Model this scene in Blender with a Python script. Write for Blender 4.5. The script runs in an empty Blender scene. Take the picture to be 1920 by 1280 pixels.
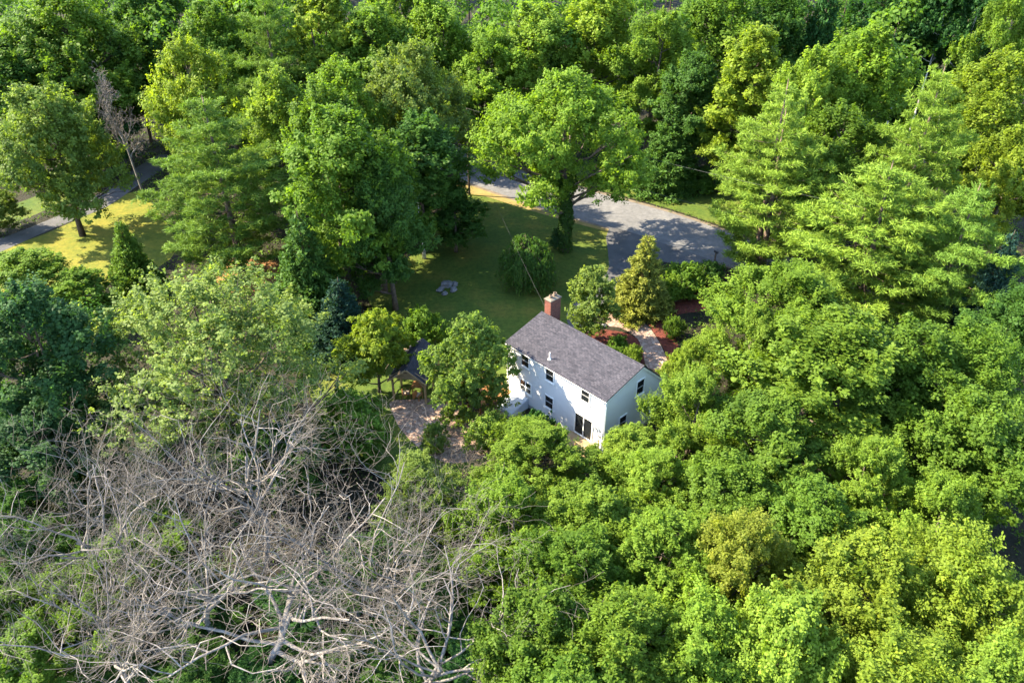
import bpy, math, random
import numpy as np
from mathutils import Vector

R = math.radians
scene = bpy.context.scene

# ---------------------------------------------------------------- camera, sky, sun, exposure
CAM_H, PITCH, FPX = 42.8, R(33.3), 1493.0
cam_data = bpy.data.cameras.new('camera')
cam = bpy.data.objects.new('camera', cam_data)
scene.collection.objects.link(cam)
cam.location = (0, 0, CAM_H)
cam.rotation_euler = (R(90) - PITCH, 0, 0)
cam_data.sensor_width = 36.0
cam_data.lens = FPX / 1920 * 36.0
cam_data.clip_start = 0.5
cam_data.clip_end = 5000
scene.camera = cam

SUN = Vector((-0.64, 0.10, 0.575)).normalized()       # direction towards the sun
world = bpy.data.worlds.new('World'); scene.world = world
world.use_nodes = True
wn = world.node_tree
sky = wn.nodes.new('ShaderNodeTexSky'); sky.sky_type = 'NISHITA'; sky.sun_disc = False
sky.sun_elevation = math.asin(SUN.z); sky.sun_rotation = math.atan2(SUN.x, SUN.y)
sky.air_density = 1.0; sky.dust_density = 0.6; sky.ozone_density = 1.5
wn.nodes['Background'].inputs['Strength'].default_value = 0.15
wn.links.new(sky.outputs[0], wn.nodes['Background'].inputs['Color'])
sun_data = bpy.data.lights.new('sun', 'SUN'); sun_data.energy = 4.8; sun_data.angle = R(0.5)
sun_data.color = (1.0, 0.87, 0.64)
sun = bpy.data.objects.new('sun', sun_data); scene.collection.objects.link(sun)
sun.rotation_euler = SUN.to_track_quat('Z', 'Y').to_euler()
vs = scene.view_settings
vs.view_transform = 'Standard'; vs.look = 'None'; vs.gamma = 1.0; vs.exposure = 2.5
vs.use_curve_mapping = False
scene.cycles.use_denoising = True
scene.cycles.max_bounces = 6; scene.cycles.diffuse_bounces = 4; scene.cycles.glossy_bounces = 2
scene.cycles.transmission_bounces = 4; scene.cycles.transparent_max_bounces = 4
scene.cycles.caustics_reflective = False; scene.cycles.caustics_refractive = False

# ---------------------------------------------------------------- helpers
C = scene.collection

def ray(px, py):
    a = PITCH
    x, y = (px - 960) / FPX, (640 - py) / FPX
    return Vector((x, math.cos(a) + y * math.sin(a), -math.sin(a) + y * math.cos(a)))

def at(px, py, z=0.0):
    """where the line of sight of a photograph pixel meets the height z"""
    d = ray(px, py); t = (z - CAM_H) / d.z
    return Vector((d.x * t, d.y * t, z))

def at_dist(px, py, Y):
    """the point of that line of sight at ground distance Y; also metres per pixel there"""
    d = ray(px, py); t = Y / d.y
    return Vector((d.x * t, Y, CAM_H + d.z * t)), t / FPX

def tag(o, label=None, cat=None, group=None, kind=None):
    if label: o['label'] = label
    if cat: o['category'] = cat
    if group: o['group'] = group
    if kind: o['kind'] = kind
    return o

def empty(name, loc, rz=0.0):
    o = bpy.data.objects.new(name, None); C.objects.link(o)
    o.location = loc; o.rotation_euler = (0, 0, rz); o.empty_display_size = 0.2
    return o

class MB:
    """collects faces, builds one mesh"""
    def __init__(s): s.v = []; s.f = []
    def add(s, verts, faces):
        o = len(s.v); s.v += [tuple(v) for v in verts]; s.f += [tuple(i + o for i in f) for f in faces]; return s
    def box(s, x0, x1, y0, y1, z0, z1):
        return s.add([(x0,y0,z0),(x1,y0,z0),(x1,y1,z0),(x0,y1,z0),(x0,y0,z1),(x1,y0,z1),(x1,y1,z1),(x0,y1,z1)],
                     [(3,2,1,0),(4,5,6,7),(0,1,5,4),(1,2,6,5),(2,3,7,6),(3,0,4,7)])
    def bar(s, a, b, w, h):
        a, b = Vector(a), Vector(b); d = (b - a).normalized()
        up = Vector((0,0,1)) if abs(d.z) < 0.95 else Vector((1,0,0))
        sx = d.cross(up).normalized() * w / 2; sy = sx.cross(d).normalized() * h / 2
        vs = [a-sx-sy, a+sx-sy, a+sx+sy, a-sx+sy, b-sx-sy, b+sx-sy, b+sx+sy, b-sx+sy]
        return s.add(vs, [(3,2,1,0),(4,5,6,7),(0,1,5,4),(1,2,6,5),(2,3,7,6),(3,0,4,7)])
    def tube(s, pts, rad, n=6, cap=True):
        pts = [Vector(p) for p in pts]; vs = []; fs = []
        prev = None
        for i, p in enumerate(pts):
            d = (pts[min(i+1, len(pts)-1)] - pts[max(i-1, 0)])
            d = d.normalized() if d.length > 1e-9 else Vector((0,0,1))
            if prev is None:
                a = d.cross(Vector((0,0,1))) if abs(d.z) < 0.9 else d.cross(Vector((1,0,0)))
            else:
                a = prev - d * prev.dot(d)
                if a.length < 1e-6: a = d.orthogonal()
            a.normalize(); prev = a; b = d.cross(a)
            for k in range(n):
                t = 2 * math.pi * k / n
                vs.append(p + (a * math.cos(t) + b * math.sin(t)) * rad[i])
        for i in range(len(pts) - 1):
            for k in range(n):
                k2 = (k + 1) % n
                fs.append((i*n+k, i*n+k2, (i+1)*n+k2, (i+1)*n+k))
        if cap:
            fs.append(tuple(range(n-1, -1, -1))); fs.append(tuple((len(pts)-1)*n + k for k in range(n)))
        return s.add(vs, fs)
    def mesh(s, name, mat, smooth=False):
        m = bpy.data.meshes.new(name); m.from_pydata(s.v, [], s.f); m.update()
        if mat: m.materials.append(mat)
        if smooth: m.polygons.foreach_set('use_smooth', [True] * len(m.polygons))
        return m
    def build(s, name, mat, parent=None, smooth=False):
        o = bpy.data.objects.new(name, s.mesh(name, mat, smooth)); C.objects.link(o)
        if parent: o.parent = parent
        return o

def link(name, mesh, parent=None, loc=None):
    o = bpy.data.objects.new(name, mesh); C.objects.link(o)
    if parent: o.parent = parent
    if loc: o.location = loc
    return o

# ---------------------------------------------------------------- materials
def new_mat(name):
    m = bpy.data.materials.new(name); m.use_nodes = True
    nt = m.node_tree; nt.nodes.clear()
    out = nt.nodes.new('ShaderNodeOutputMaterial'); return m, nt, out

def N(nt, t, **kw):
    n = nt.nodes.new(t)
    for k, v in kw.items(): setattr(n, k, v)
    return n

def ramp(nt, stops, fac):
    n = nt.nodes.new('ShaderNodeValToRGB'); e = n.color_ramp.elements
    while len(e) < len(stops): e.new(0.5)
    for i, (p, c) in enumerate(stops):
        e[i].position = p; e[i].color = (*c, 1) if len(c) == 3 else c
    nt.links.new(fac, n.inputs[0]); return n.outputs[0]

def noise(nt, scale, detail=4, rough=0.6, vec=None, dist=0.0):
    n = nt.nodes.new('ShaderNodeTexNoise'); n.inputs['Scale'].default_value = scale
    n.inputs['Detail'].default_value = detail; n.inputs['Roughness'].default_value = rough
    n.inputs['Distortion'].default_value = dist
    if vec is not None: nt.links.new(vec, n.inputs['Vector'])
    return n.outputs['Fac']

def coords(nt, which='Object'):
    return nt.nodes.new('ShaderNodeTexCoord').outputs[which]

def mixc(nt, fac, a, b, mode='MIX'):
    n = nt.nodes.new('ShaderNodeMix'); n.data_type = 'RGBA'; n.blend_type = mode
    for sock, v in ((n.inputs['Factor'], fac), (n.inputs['A'], a), (n.inputs['B'], b)):
        if isinstance(v, (int, float)): sock.default_value = v
        elif isinstance(v, tuple): sock.default_value = (*v, 1) if len(v) == 3 else v
        else: nt.links.new(v, sock)
    return n.outputs['Result']

def surface(name, stops, scale, rough=0.9, bump=0.3, bscale=None, detail=6, coord='Object', stops2=None, scale2=None, spec=0.2, bdist=0.03):
    m, nt, out = new_mat(name)
    co = coords(nt, coord)
    c = ramp(nt, stops, noise(nt, scale, detail, 0.65, co))
    if stops2:
        c2 = ramp(nt, stops2, noise(nt, scale2, 5, 0.6, co))
        c = mixc(nt, 1.0, c, c2, 'MULTIPLY')
    p = N(nt, 'ShaderNodeBsdfPrincipled'); p.inputs['Roughness'].default_value = rough
    p.inputs['Specular IOR Level'].default_value = spec
    nt.links.new(c, p.inputs['Base Color'])
    if bump:
        b = N(nt, 'ShaderNodeBump'); b.inputs['Strength'].default_value = bump; b.inputs['Distance'].default_value = bdist
        nt.links.new(noise(nt, bscale or scale * 4, 6, 0.7, co), b.inputs['Height'])
        nt.links.new(b.outputs[0], p.inputs['Normal'])
    nt.links.new(p.outputs[0], out.inputs[0]); return m

def make_foliage(name, trans=0.42, rough=0.55):
    """leaf colour = the tree's own colour, varied from leaf to leaf"""
    m, nt, out = new_mat(name)
    oi = N(nt, 'ShaderNodeObjectInfo')
    at_ = N(nt, 'ShaderNodeAttribute', attribute_name='lv', attribute_type='GEOMETRY')
    v = ramp(nt, [(0.0, (0.62, 0.68, 0.75)), (0.5, (1.0, 1.0, 1.0)), (0.86, (1.25, 1.2, 1.05)), (1.0, (1.65, 1.45, 1.25))], at_.outputs['Fac'])
    col = mixc(nt, 1.0, oi.outputs['Color'], v, 'MULTIPLY')
    p = N(nt, 'ShaderNodeBsdfPrincipled'); p.inputs['Roughness'].default_value = rough
    p.inputs['Specular IOR Level'].default_value = 0.10
    nt.links.new(col, p.inputs['Base Color'])
    tcol = mixc(nt, 1.0, col, (1.45, 1.45, 0.5), 'MULTIPLY')
    t = N(nt, 'ShaderNodeBsdfTranslucent'); nt.links.new(tcol, t.inputs['Color'])
    ms = N(nt, 'ShaderNodeMixShader'); ms.inputs[0].default_value = trans
    nt.links.new(p.outputs[0], ms.inputs[1]); nt.links.new(t.outputs[0], ms.inputs[2])
    nt.links.new(ms.outputs[0], out.inputs[0]); return m

M = {}
M['leaf'] = make_foliage('leaf_foliage', 0.5)
M['needle'] = make_foliage('needle_foliage', 0.30, 0.6)
M['bark'] = surface('grey_brown_bark', [(0.3, (0.045, 0.034, 0.025)), (0.7, (0.13, 0.105, 0.08))], 3.0, bump=0.6)
M['bark_dark'] = surface('dark_bark', [(0.3, (0.03, 0.022, 0.017)), (0.7, (0.09, 0.065, 0.05))], 3.0, bump=0.6)
M['bark_pine'] = surface('pine_bark', [(0.3, (0.06, 0.04, 0.03)), (0.7, (0.2, 0.145, 0.11))], 3.0, bump=0.6)
M['bark_birch'] = surface('birch_bark', [(0.35, (0.12, 0.11, 0.10)), (0.5, (0.5, 0.48, 0.44)), (0.8, (0.68, 0.66, 0.62))], 2.5, bump=0.3)
M['dead'] = surface('weathered_dead_wood', [(0.25, (0.07, 0.062, 0.055)), (0.5, (0.19, 0.17, 0.152)), (0.8, (0.35, 0.325, 0.295))], 1.3, bump=0.4, bscale=9)
M['dead_twig'] = surface('grey_dead_twig', [(0.3, (0.06, 0.05, 0.042)), (0.7, (0.19, 0.168, 0.145))], 0.8, bump=0.0)
M['twig'] = surface('dry_brown_twig', [(0.3, (0.07, 0.055, 0.042)), (0.7, (0.19, 0.155, 0.12))], 2.0, bump=0.0)
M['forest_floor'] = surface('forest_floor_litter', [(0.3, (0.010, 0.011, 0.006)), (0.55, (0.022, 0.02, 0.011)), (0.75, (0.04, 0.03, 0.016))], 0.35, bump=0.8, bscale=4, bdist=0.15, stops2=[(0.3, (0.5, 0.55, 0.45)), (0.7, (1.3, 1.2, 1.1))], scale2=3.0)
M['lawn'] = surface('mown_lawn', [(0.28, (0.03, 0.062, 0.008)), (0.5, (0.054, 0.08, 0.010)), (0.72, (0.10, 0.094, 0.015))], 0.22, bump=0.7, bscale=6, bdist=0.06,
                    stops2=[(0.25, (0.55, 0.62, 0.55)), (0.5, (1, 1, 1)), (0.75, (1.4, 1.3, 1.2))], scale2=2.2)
M['sun_tinted_lawn'] = surface('lawn_with_painted_sun', [(0.3, (0.06, 0.085, 0.008)), (0.5, (0.11, 0.115, 0.012)), (0.7, (0.17, 0.14, 0.018))], 0.3, bump=0.7, bscale=6, bdist=0.06,
                    stops2=[(0.25, (0.6, 0.66, 0.6)), (0.75, (1.3, 1.25, 1.2))], scale2=2.2)  # lawn copy with sunlight painted into its colour, yellower in dry spots
M['dry_lawn'] = surface('dry_lawn_edge', [(0.3, (0.12, 0.10, 0.028)), (0.6, (0.20, 0.145, 0.05)), (0.8, (0.25, 0.17, 0.075))], 0.6, bump=0.6, bscale=8, bdist=0.05)
M['needles_floor'] = surface('pine_needle_floor', [(0.3, (0.16, 0.075, 0.03)), (0.7, (0.33, 0.16, 0.065))], 0.9, bump=0.6, bscale=8, bdist=0.06)
M['asphalt'] = surface('old_grey_asphalt', [(0.3, (0.085, 0.085, 0.088)), (0.7, (0.14, 0.137, 0.137))], 0.25, rough=0.85, bump=0.25, bscale=30, stops2=[(0.3, (0.8, 0.8, 0.8)), (0.7, (1.1, 1.1, 1.1))], scale2=2.0)
M['drive'] = surface('driveway_asphalt', [(0.3, (0.05, 0.05, 0.053)), (0.7, (0.09, 0.088, 0.09))], 0.4, rough=0.85, bump=0.25, bscale=30)
M['shoulder'] = surface('gravel_shoulder', [(0.3, (0.07, 0.058, 0.04)), (0.7, (0.16, 0.125, 0.09))], 1.2, bump=0.5, bscale=12)
M['mulch'] = surface('red_bark_mulch', [(0.3, (0.035, 0.011, 0.008)), (0.6, (0.11, 0.028, 0.018)), (0.8, (0.19, 0.06, 0.038))], 2.2, bump=0.9, bscale=12, bdist=0.06)
M['stone'] = surface('field_stone', [(0.3, (0.06, 0.06, 0.062)), (0.7, (0.19, 0.19, 0.19))], 2.2, bump=0.6, bscale=7)

def paver_mat():
    m, nt, out = new_mat('pinkish_paver')
    co = coords(nt)
    v = N(nt, 'ShaderNodeTexVoronoi', feature='F1'); v.inputs['Scale'].default_value = 3.6; nt.links.new(co, v.inputs['Vector'])
    e = N(nt, 'ShaderNodeTexVoronoi', feature='DISTANCE_TO_EDGE'); e.inputs['Scale'].default_value = 3.6; nt.links.new(co, e.inputs['Vector'])
    sx = N(nt, 'ShaderNodeSeparateColor'); nt.links.new(v.outputs['Color'], sx.inputs[0])
    c = ramp(nt, [(0.0, (0.17, 0.105, 0.078)), (0.5, (0.27, 0.175, 0.13)), (1.0, (0.34, 0.255, 0.2))], sx.outputs[0])
    big = ramp(nt, [(0.3, (0.75, 0.75, 0.75)), (0.7, (1.15, 1.15, 1.15))], noise(nt, 0.7, 4, 0.6, co))
    c = mixc(nt, 1.0, c, big, 'MULTIPLY')
    j = ramp(nt, [(0.02, (0, 0, 0)), (0.07, (1, 1, 1))], e.outputs['Distance'])
    c = mixc(nt, j, (0.12, 0.085, 0.06), c)
    p = N(nt, 'ShaderNodeBsdfPrincipled'); p.inputs['Roughness'].default_value = 0.9
    b = N(nt, 'ShaderNodeBump'); b.inputs['Strength'].default_value = 0.6; b.inputs['Distance'].default_value = 0.02
    nt.links.new(j, b.inputs['Height']); nt.links.new(b.outputs[0], p.inputs['Normal'])
    nt.links.new(c, p.inputs['Base Color']); nt.links.new(p.outputs[0], out.inputs[0]); return m
M['paver'] = paver_mat()

def brick_mat(name, c1, c2, mortar, w, h, ms, bump=0.4, coord='Object', rough=0.85, spots=None):
    m, nt, out = new_mat(name)
    co = coords(nt, coord)
    t = N(nt, 'ShaderNodeTexBrick'); nt.links.new(co, t.inputs['Vector'])
    t.inputs['Scale'].default_value = 1.0; t.inputs['Brick Width'].default_value = w; t.inputs['Row Height'].default_value = h
    t.inputs['Mortar Size'].default_value = ms; t.inputs['Color1'].default_value = (*c1, 1); t.inputs['Color2'].default_value = (*c2, 1)
    t.inputs['Mortar'].default_value = (*mortar, 1); t.inputs['Bias'].default_value = 0.0
    c = t.outputs['Color']
    n = ramp(nt, [(0.3, (0.72, 0.72, 0.74)), (0.7, (1.2, 1.2, 1.18))], noise(nt, 1.1, 6, 0.7, co))
    c = mixc(nt, 1.0, c, n, 'MULTIPLY')
    if spots:
        n2 = ramp(nt, [(0.35, spots[0]), (0.65, spots[1])], noise(nt, 5.0, 3, 0.7, co))
        c = mixc(nt, 1.0, c, n2, 'MULTIPLY')
    p = N(nt, 'ShaderNodeBsdfPrincipled'); p.inputs['Roughness'].default_value = rough; p.inputs['Specular IOR Level'].default_value = 0.2
    b = N(nt, 'ShaderNodeBump'); b.inputs['Strength'].default_value = bump; b.inputs['Distance'].default_value = 0.02
    nt.links.new(t.outputs['Fac'], b.inputs['Height']); b.invert = True
    nt.links.new(b.outputs[0], p.inputs['Normal'])
    nt.links.new(c, p.inputs['Base Color']); nt.links.new(p.outputs[0], out.inputs[0]); return m
M['shingle'] = brick_mat('asphalt_shingle', (0.029, 0.029, 0.037), (0.055, 0.052, 0.062), (0.014, 0.014, 0.018), 0.33, 0.16, 0.012, coord='UV', spots=((0.7, 0.7, 0.74), (1.3, 1.27, 1.25)))
M['shingle_dark'] = brick_mat('dark_shingle', (0.018, 0.02, 0.027), (0.034, 0.035, 0.044), (0.012, 0.012, 0.015), 0.33, 0.15, 0.008, coord='UV')
M['brick'] = brick_mat('red_brick', (0.125, 0.027, 0.016), (0.19, 0.052, 0.03), (0.14, 0.105, 0.085), 0.21, 0.072, 0.010, coord='UV')

def siding_mat(name, col):
    m, nt, out = new_mat(name)
    co = coords(nt)
    sp = N(nt, 'ShaderNodeSeparateXYZ'); nt.links.new(co, sp.inputs[0])
    mm = N(nt, 'ShaderNodeMath', operation='MULTIPLY'); mm.inputs[1].default_value = 1 / 0.115; nt.links.new(sp.outputs['Z'], mm.inputs[0])
    fr = N(nt, 'ShaderNodeMath', operation='FRACT'); nt.links.new(mm.outputs[0], fr.inputs[0])
    p = N(nt, 'ShaderNodeBsdfPrincipled'); p.inputs['Roughness'].default_value = 0.6
    b = N(nt, 'ShaderNodeBump'); b.inputs['Strength'].default_value = 0.5; b.inputs['Distance'].default_value = 0.018; b.invert = True
    nt.links.new(fr.outputs[0], b.inputs['Height']); nt.links.new(b.outputs[0], p.inputs['Normal'])
    c = ramp(nt, [(0.25, tuple(k * 0.93 for k in col)), (0.75, col)], noise(nt, 0.8, 5, 0.7, co))
    nt.links.new(c, p.inputs['Base Color']); nt.links.new(p.outputs[0], out.inputs[0]); return m
M['siding'] = siding_mat('white_clapboard', (0.62, 0.62, 0.615))
def plain(name, col, rough=0.6, metal=0.0, var=0.08, scale=3.0):
    return surface(name, [(0.3, tuple(k * (1 - var) for k in col)), (0.7, tuple(k * (1 + var) for k in col))], scale, rough=rough, bump=0.0)
M['trim'] = plain('white_trim', (0.76, 0.76, 0.74), 0.5)
M['foundation'] = plain('grey_concrete', (0.32, 0.31, 0.29), 0.9, var=0.2)
M['cap'] = plain('chimney_crown_mortar', (0.14, 0.118, 0.09), 0.9, var=0.25)
M['clay'] = plain('clay_flue', (0.17, 0.125, 0.09), 0.8, var=0.15)
M['wood'] = surface('stained_deck_wood', [(0.3, (0.20, 0.085, 0.03)), (0.7, (0.38, 0.19, 0.075))], 2.5, rough=0.7, bump=0.3, bscale=10)
M['cedar'] = surface('pavilion_cedar', [(0.3, (0.19, 0.125, 0.065)), (0.7, (0.36, 0.26, 0.15))], 2.0, rough=0.7, bump=0.3, bscale=10)
M['dark_wood'] = surface('weathered_brown_wood', [(0.3, (0.06, 0.038, 0.026)), (0.7, (0.15, 0.10, 0.07))], 3.0, rough=0.8, bump=0.3)
M['hatch'] = plain('pale_grey_painted_steel', (0.45, 0.49, 0.53), 0.4)
M['black_metal'] = plain('black_metal', (0.03, 0.03, 0.032), 0.5)
M['wire'] = plain('grey_cable', (0.06, 0.06, 0.06), 0.6)
M['cushion'] = plain('beige_cushion', (0.45, 0.36, 0.27), 0.9)
def glass_mat():
    m, nt, out = new_mat('window_glass')
    p = N(nt, 'ShaderNodeBsdfPrincipled'); p.inputs['Base Color'].default_value = (0.012, 0.014, 0.016, 1)
    p.inputs['Roughness'].default_value = 0.06; p.inputs['Specular IOR Level'].default_value = 0.6
    b = N(nt, 'ShaderNodeBump'); b.inputs['Strength'].default_value = 0.05; b.inputs['Distance'].default_value = 0.02
    nt.links.new(noise(nt, 1.5, 2, 0.5, coords(nt)), b.inputs['Height']); nt.links.new(b.outputs[0], p.inputs['Normal'])
    nt.links.new(p.outputs[0], out.inputs[0]); return m
M['glass'] = glass_mat()

# ---------------------------------------------------------------- ground and setting
def ground_z(x, y):
    return max(0.0, y - 130.0) * 0.05

def sheet(name, pix, z, mat, smooth_n=0, world=False):
    pts = [Vector((p[0], p[1], 0)) if world else at(p[0], p[1], 0) for p in pix]
    if smooth_n:
        out = []
        n = len(pts)
        for i in range(n):
            p0, p1, p2, p3 = pts[i-1], pts[i], pts[(i+1) % n], pts[(i+2) % n]
            for k in range(smooth_n):
                t = k / smooth_n
                out.append(0.5 * ((2*p1) + (p2-p0)*t + (2*p0-5*p1+4*p2-p3)*t*t + (3*p1-p0-3*p2+p3)*t**3))
        pts = out
    # wind counter-clockwise
    ar = sum(pts[i].x * pts[(i+1) % len(pts)].y - pts[(i+1) % len(pts)].x * pts[i].y for i in range(len(pts)))
    if ar < 0: pts.reverse()
    m = MB(); m.add([(p.x, p.y, z) for p in pts], [tuple(range(len(pts)))])
    o = m.build(name, mat); o['kind'] = 'structure'
    return o, [(p.x, p.y) for p in pts]

gx = [-1500, -500, -250] + list(range(-160, 161, 20)) + [250, 500, 1500]
gy = [-300, -60] + list(range(0, 261, 15)) + [400, 700, 1500]
gm = MB()
gm.add([(x, y, ground_z(x, y)) for y in gy for x in gx],
       [(j*len(gx)+i, j*len(gx)+i+1, (j+1)*len(gx)+i+1, (j+1)*len(gx)+i) for j in range(len(gy)-1) for i in range(len(gx)-1)])
tag(gm.build('ground', M['forest_floor']), kind='structure')

no_plant = []      # polygons that the undergrowth keeps clear of
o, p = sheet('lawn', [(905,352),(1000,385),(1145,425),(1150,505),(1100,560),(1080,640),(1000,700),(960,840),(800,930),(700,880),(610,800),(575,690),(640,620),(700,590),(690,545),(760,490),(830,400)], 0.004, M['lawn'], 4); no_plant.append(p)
o, p = sheet('side_lawn', [(-120,520),(-20,475),(80,440),(170,400),(250,360),(300,400),(330,470),(250,520),(100,545),(-60,570)], 0.004, M['sun_tinted_lawn'], 4); no_plant.append(p)
o, p = sheet('far_lawn_verge', [(1060,338),(1180,370),(1290,402),(1420,448),(1560,505),(1600,470),(1420,385),(1270,340),(1100,300)], 0.004, M['lawn'], 3); no_plant.append(p)
o, p = sheet('outer_verge', [(-160,470),(-40,440),(60,405),(140,368),(190,338),(170,325),(100,355),(20,385),(-80,415),(-180,440)], 0.004, M['lawn'], 3); no_plant.append(p)
o, p = sheet('pine_needle_bed', [(400,500),(470,485),(560,500),(580,540),(500,565),(420,545)], 0.008, M['needles_floor'], 4)
o, p = sheet('dry_grass_verge', [(840,345),(905,352),(980,372),(1040,392),(1100,412),(1140,424),(1140,434),(1040,408),(960,384),(900,366),(850,362)], 0.008, M['dry_lawn'], 3)
# road, gravel shoulder, driveways
o, p = sheet('gravel_shoulder', [(780,240),(860,276),(930,302),(1040,336),(1150,366),(1260,396),(1390,441),(1520,494),(1680,572),(1680,640),(1500,552),(1340,494),(1290,482),(1150,433),(1040,402),(960,375),(900,354),(850,335),(790,300),(740,266)], 0.010, M['shoulder'], 3); no_plant.append(p)
o, p = sheet('road', [(780,243),(860,279),(930,305),(1040,340),(1150,370),(1260,400),(1390,445),(1520,498),(1680,576),(1680,620),(1500,545),(1330,488),(1150,430),(1040,398),(960,371),(900,350),(850,330),(790,296),(740,262)], 0.014, M['asphalt'], 4); no_plant.append(p)
o, p = sheet('driveway', [(1142,428),(1230,452),(1330,487),(1300,494),(1260,494),(1230,489),(1200,500),(1170,530),(1130,570),(1105,610),(1075,620),(1062,590),(1085,560),(1120,530),(1142,500)], 0.018, M['drive'], 3); no_plant.append(p)
o, p = sheet('side_road', [(-140,500),(-40,462),(60,425),(140,390),(200,355),(240,325),(300,290),(320,305),(262,346),(200,388),(140,412),(60,446),(-20,482),(-120,525)], 0.014, M['drive'], 3); no_plant.append(p)
# patio, walk, mulch beds
o, p = sheet('patio', [(733,752),(790,748),(860,745),(940,735),(975,770),(990,800),(960,830),(905,858),(850,868),(815,858),(775,830),(748,800),(737,775)], 0.012, M['paver'], 4); no_plant.append(p)
o, p = sheet('garden_walk', [(1150,585),(1185,592),(1215,612),(1235,640),(1248,668),(1252,690),(1215,690),(1205,660),(1195,635),(1165,615),(1135,610),(1140,590)], 0.022, M['paver'], 4); no_plant.append(p)
o, p = sheet('mulch_bed', [(1150,560),(1240,540),(1350,535),(1365,560),(1340,580),(1270,590),(1245,615),(1215,605),(1180,585)], 0.016, M['mulch'], 4); no_plant.append(p)
o, p = sheet('front_mulch_bed', [(1110,620),(1165,622),(1200,640),(1210,670),(1205,690),(1150,690),(1090,650)], 0.016, M['mulch'], 4); no_plant.append(p)

o, p = sheet('walk_mulch_bed', [(1205,588),(1240,596),(1262,620),(1272,660),(1262,690),(1254,690),(1250,668),(1237,640),(1217,611)], 0.019, M['mulch'], 4); no_plant.append(p)

def inside(poly, x, y):
    px = np.array([p[0] for p in poly]); py = np.array([p[1] for p in poly])
    qx, qy = np.roll(px, -1), np.roll(py, -1)
    x = np.asarray(x)[:, None]; y = np.asarray(y)[:, None]
    c = ((py > y) != (qy > y)) & (x < (qx - px) * (y - py) / (qy - py + 1e-12) + px)
    return c.sum(1) % 2 == 1
# ---------------------------------------------------------------- the house
def uv_planar(obj):
    """metres along the horizontal and up the slope of each face"""
    me = obj.data; uv = me.uv_layers.new(name='UVMap')
    for p in me.polygons:
        n = p.normal; h = Vector((0, 0, 1)).cross(n)
        h = h.normalized() if h.length > 1e-3 else Vector((1, 0, 0))
        up = n.cross(h)
        for li in p.loop_indices:
            co = me.vertices[me.loops[li].vertex_index].co
            uv.data[li].uv = (co.dot(h), co.dot(up))

YAW = R(46.58)
UX, UY = -math.cos(YAW), math.sin(YAW)           # from the right end of the house to its left end
EL, EW = 11.40, 9.0
house = empty('house', (7.18 + EL * UX, 48.25 + EL * UY, 0), math.atan2(-UY, -UX))
tag(house, 'white clapboard two-storey house with grey shingle roof and brick chimney', 'house')
X0, X1, Y0, Y1 = 0.15, EL - 0.15, 0.25, EW - 0.25
ZE, ZR, YR = 5.6, 6.8, 4.47
ZF = 2.75
# walls
w = MB(); w.box(X0, X1, Y0, Y0 + 0.2, 0.35, 5.52); w.build('rear_wall', M['siding'], house)
w = MB(); w.box(X0, X1, Y1 - 0.2, Y1, 0.35, 2.85); w.build('front_wall', M['siding'], house)
def gable(x0, x1):
    ring = [(Y0 + 0.202, 0.35), (Y1 - 0.202, 0.35), (Y1 - 0.202, 2.84), (YR, ZR - 0.16), (Y0 + 0.202, 5.5)]
    m = MB(); n = len(ring)
    m.add([(x0, y, z) for y, z in ring] + [(x1, y, z) for y, z in ring],
          [tuple(range(n - 1, -1, -1)), tuple(range(n, 2 * n))] + [(i, (i + 1) % n, n + (i + 1) % n, n + i) for i in range(n)])
    m.build('gable_wall', M['siding'], house)
gable(X1 - 0.2, X1); gable(X0, X0 + 0.2)
f = MB(); f.box(X0 + 0.03, X1 - 0.03, Y0 + 0.03, Y1 - 0.03, -0.3, 0.348); f.build('foundation', M['foundation'], house)
# corner boards
for (x, y, zt) in ((X0, Y0, 5.45), (X1, Y0, 5.45), (X0, Y1, 2.8), (X1, Y1, 2.8)):
    m = MB(); m.box(x - 0.055, x + 0.055, y - 0.055, y + 0.055, 0.352, zt); m.build('corner_board', M['trim'], house)
# roof: a low slope to the rear, a steep one to the front
def slab(y0, z0, y1, z1, th, x0=0.0, x1=EL):
    m = MB(); n = Vector((0, -(z1 - z0), (y1 - y0))).normalized() * th
    if n.z < 0: n = -n
    a, b = Vector((0, y0, z0)), Vector((0, y1, z1))
    vs = []
    for x in (x0, x1):
        for p in (a - n, b - n, b, a): vs.append((x, p.y, p.z))
    m.add(vs, [(0, 1, 2, 3), (7, 6, 5, 4), (3, 2, 6, 7), (0, 4, 5, 1), (0, 3, 7, 4), (1, 5, 6, 2)])
    return m
def fixed(o):
    import bmesh
    b = bmesh.new(); b.from_mesh(o.data); bmesh.ops.recalc_face_normals(b, faces=b.faces); b.to_mesh(o.data); b.free(); return o
roof = fixed(slab(0.0, ZE, YR, ZR, 0.10).build('roof', M['shingle'], house)); uv_planar(roof)
fr = fixed(slab(YR + 0.004, ZR, EW, ZF, 0.10).build('front_roof', M['shingle'], house)); uv_planar(fr)
rc = MB()
rc.add([(0.0, YR - 0.16, ZR - 0.02), (EL, YR - 0.16, ZR - 0.02), (EL, YR, ZR + 0.035), (0, YR, ZR + 0.035), (EL, YR + 0.13, ZR - 0.09), (0, YR + 0.13, ZR - 0.09)], [(0, 1, 2, 3), (3, 2, 4, 5)])
o = rc.build('ridge_cap', M['shingle'], roof); uv_planar(o)
sl = (ZR - ZE) / YR
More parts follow.
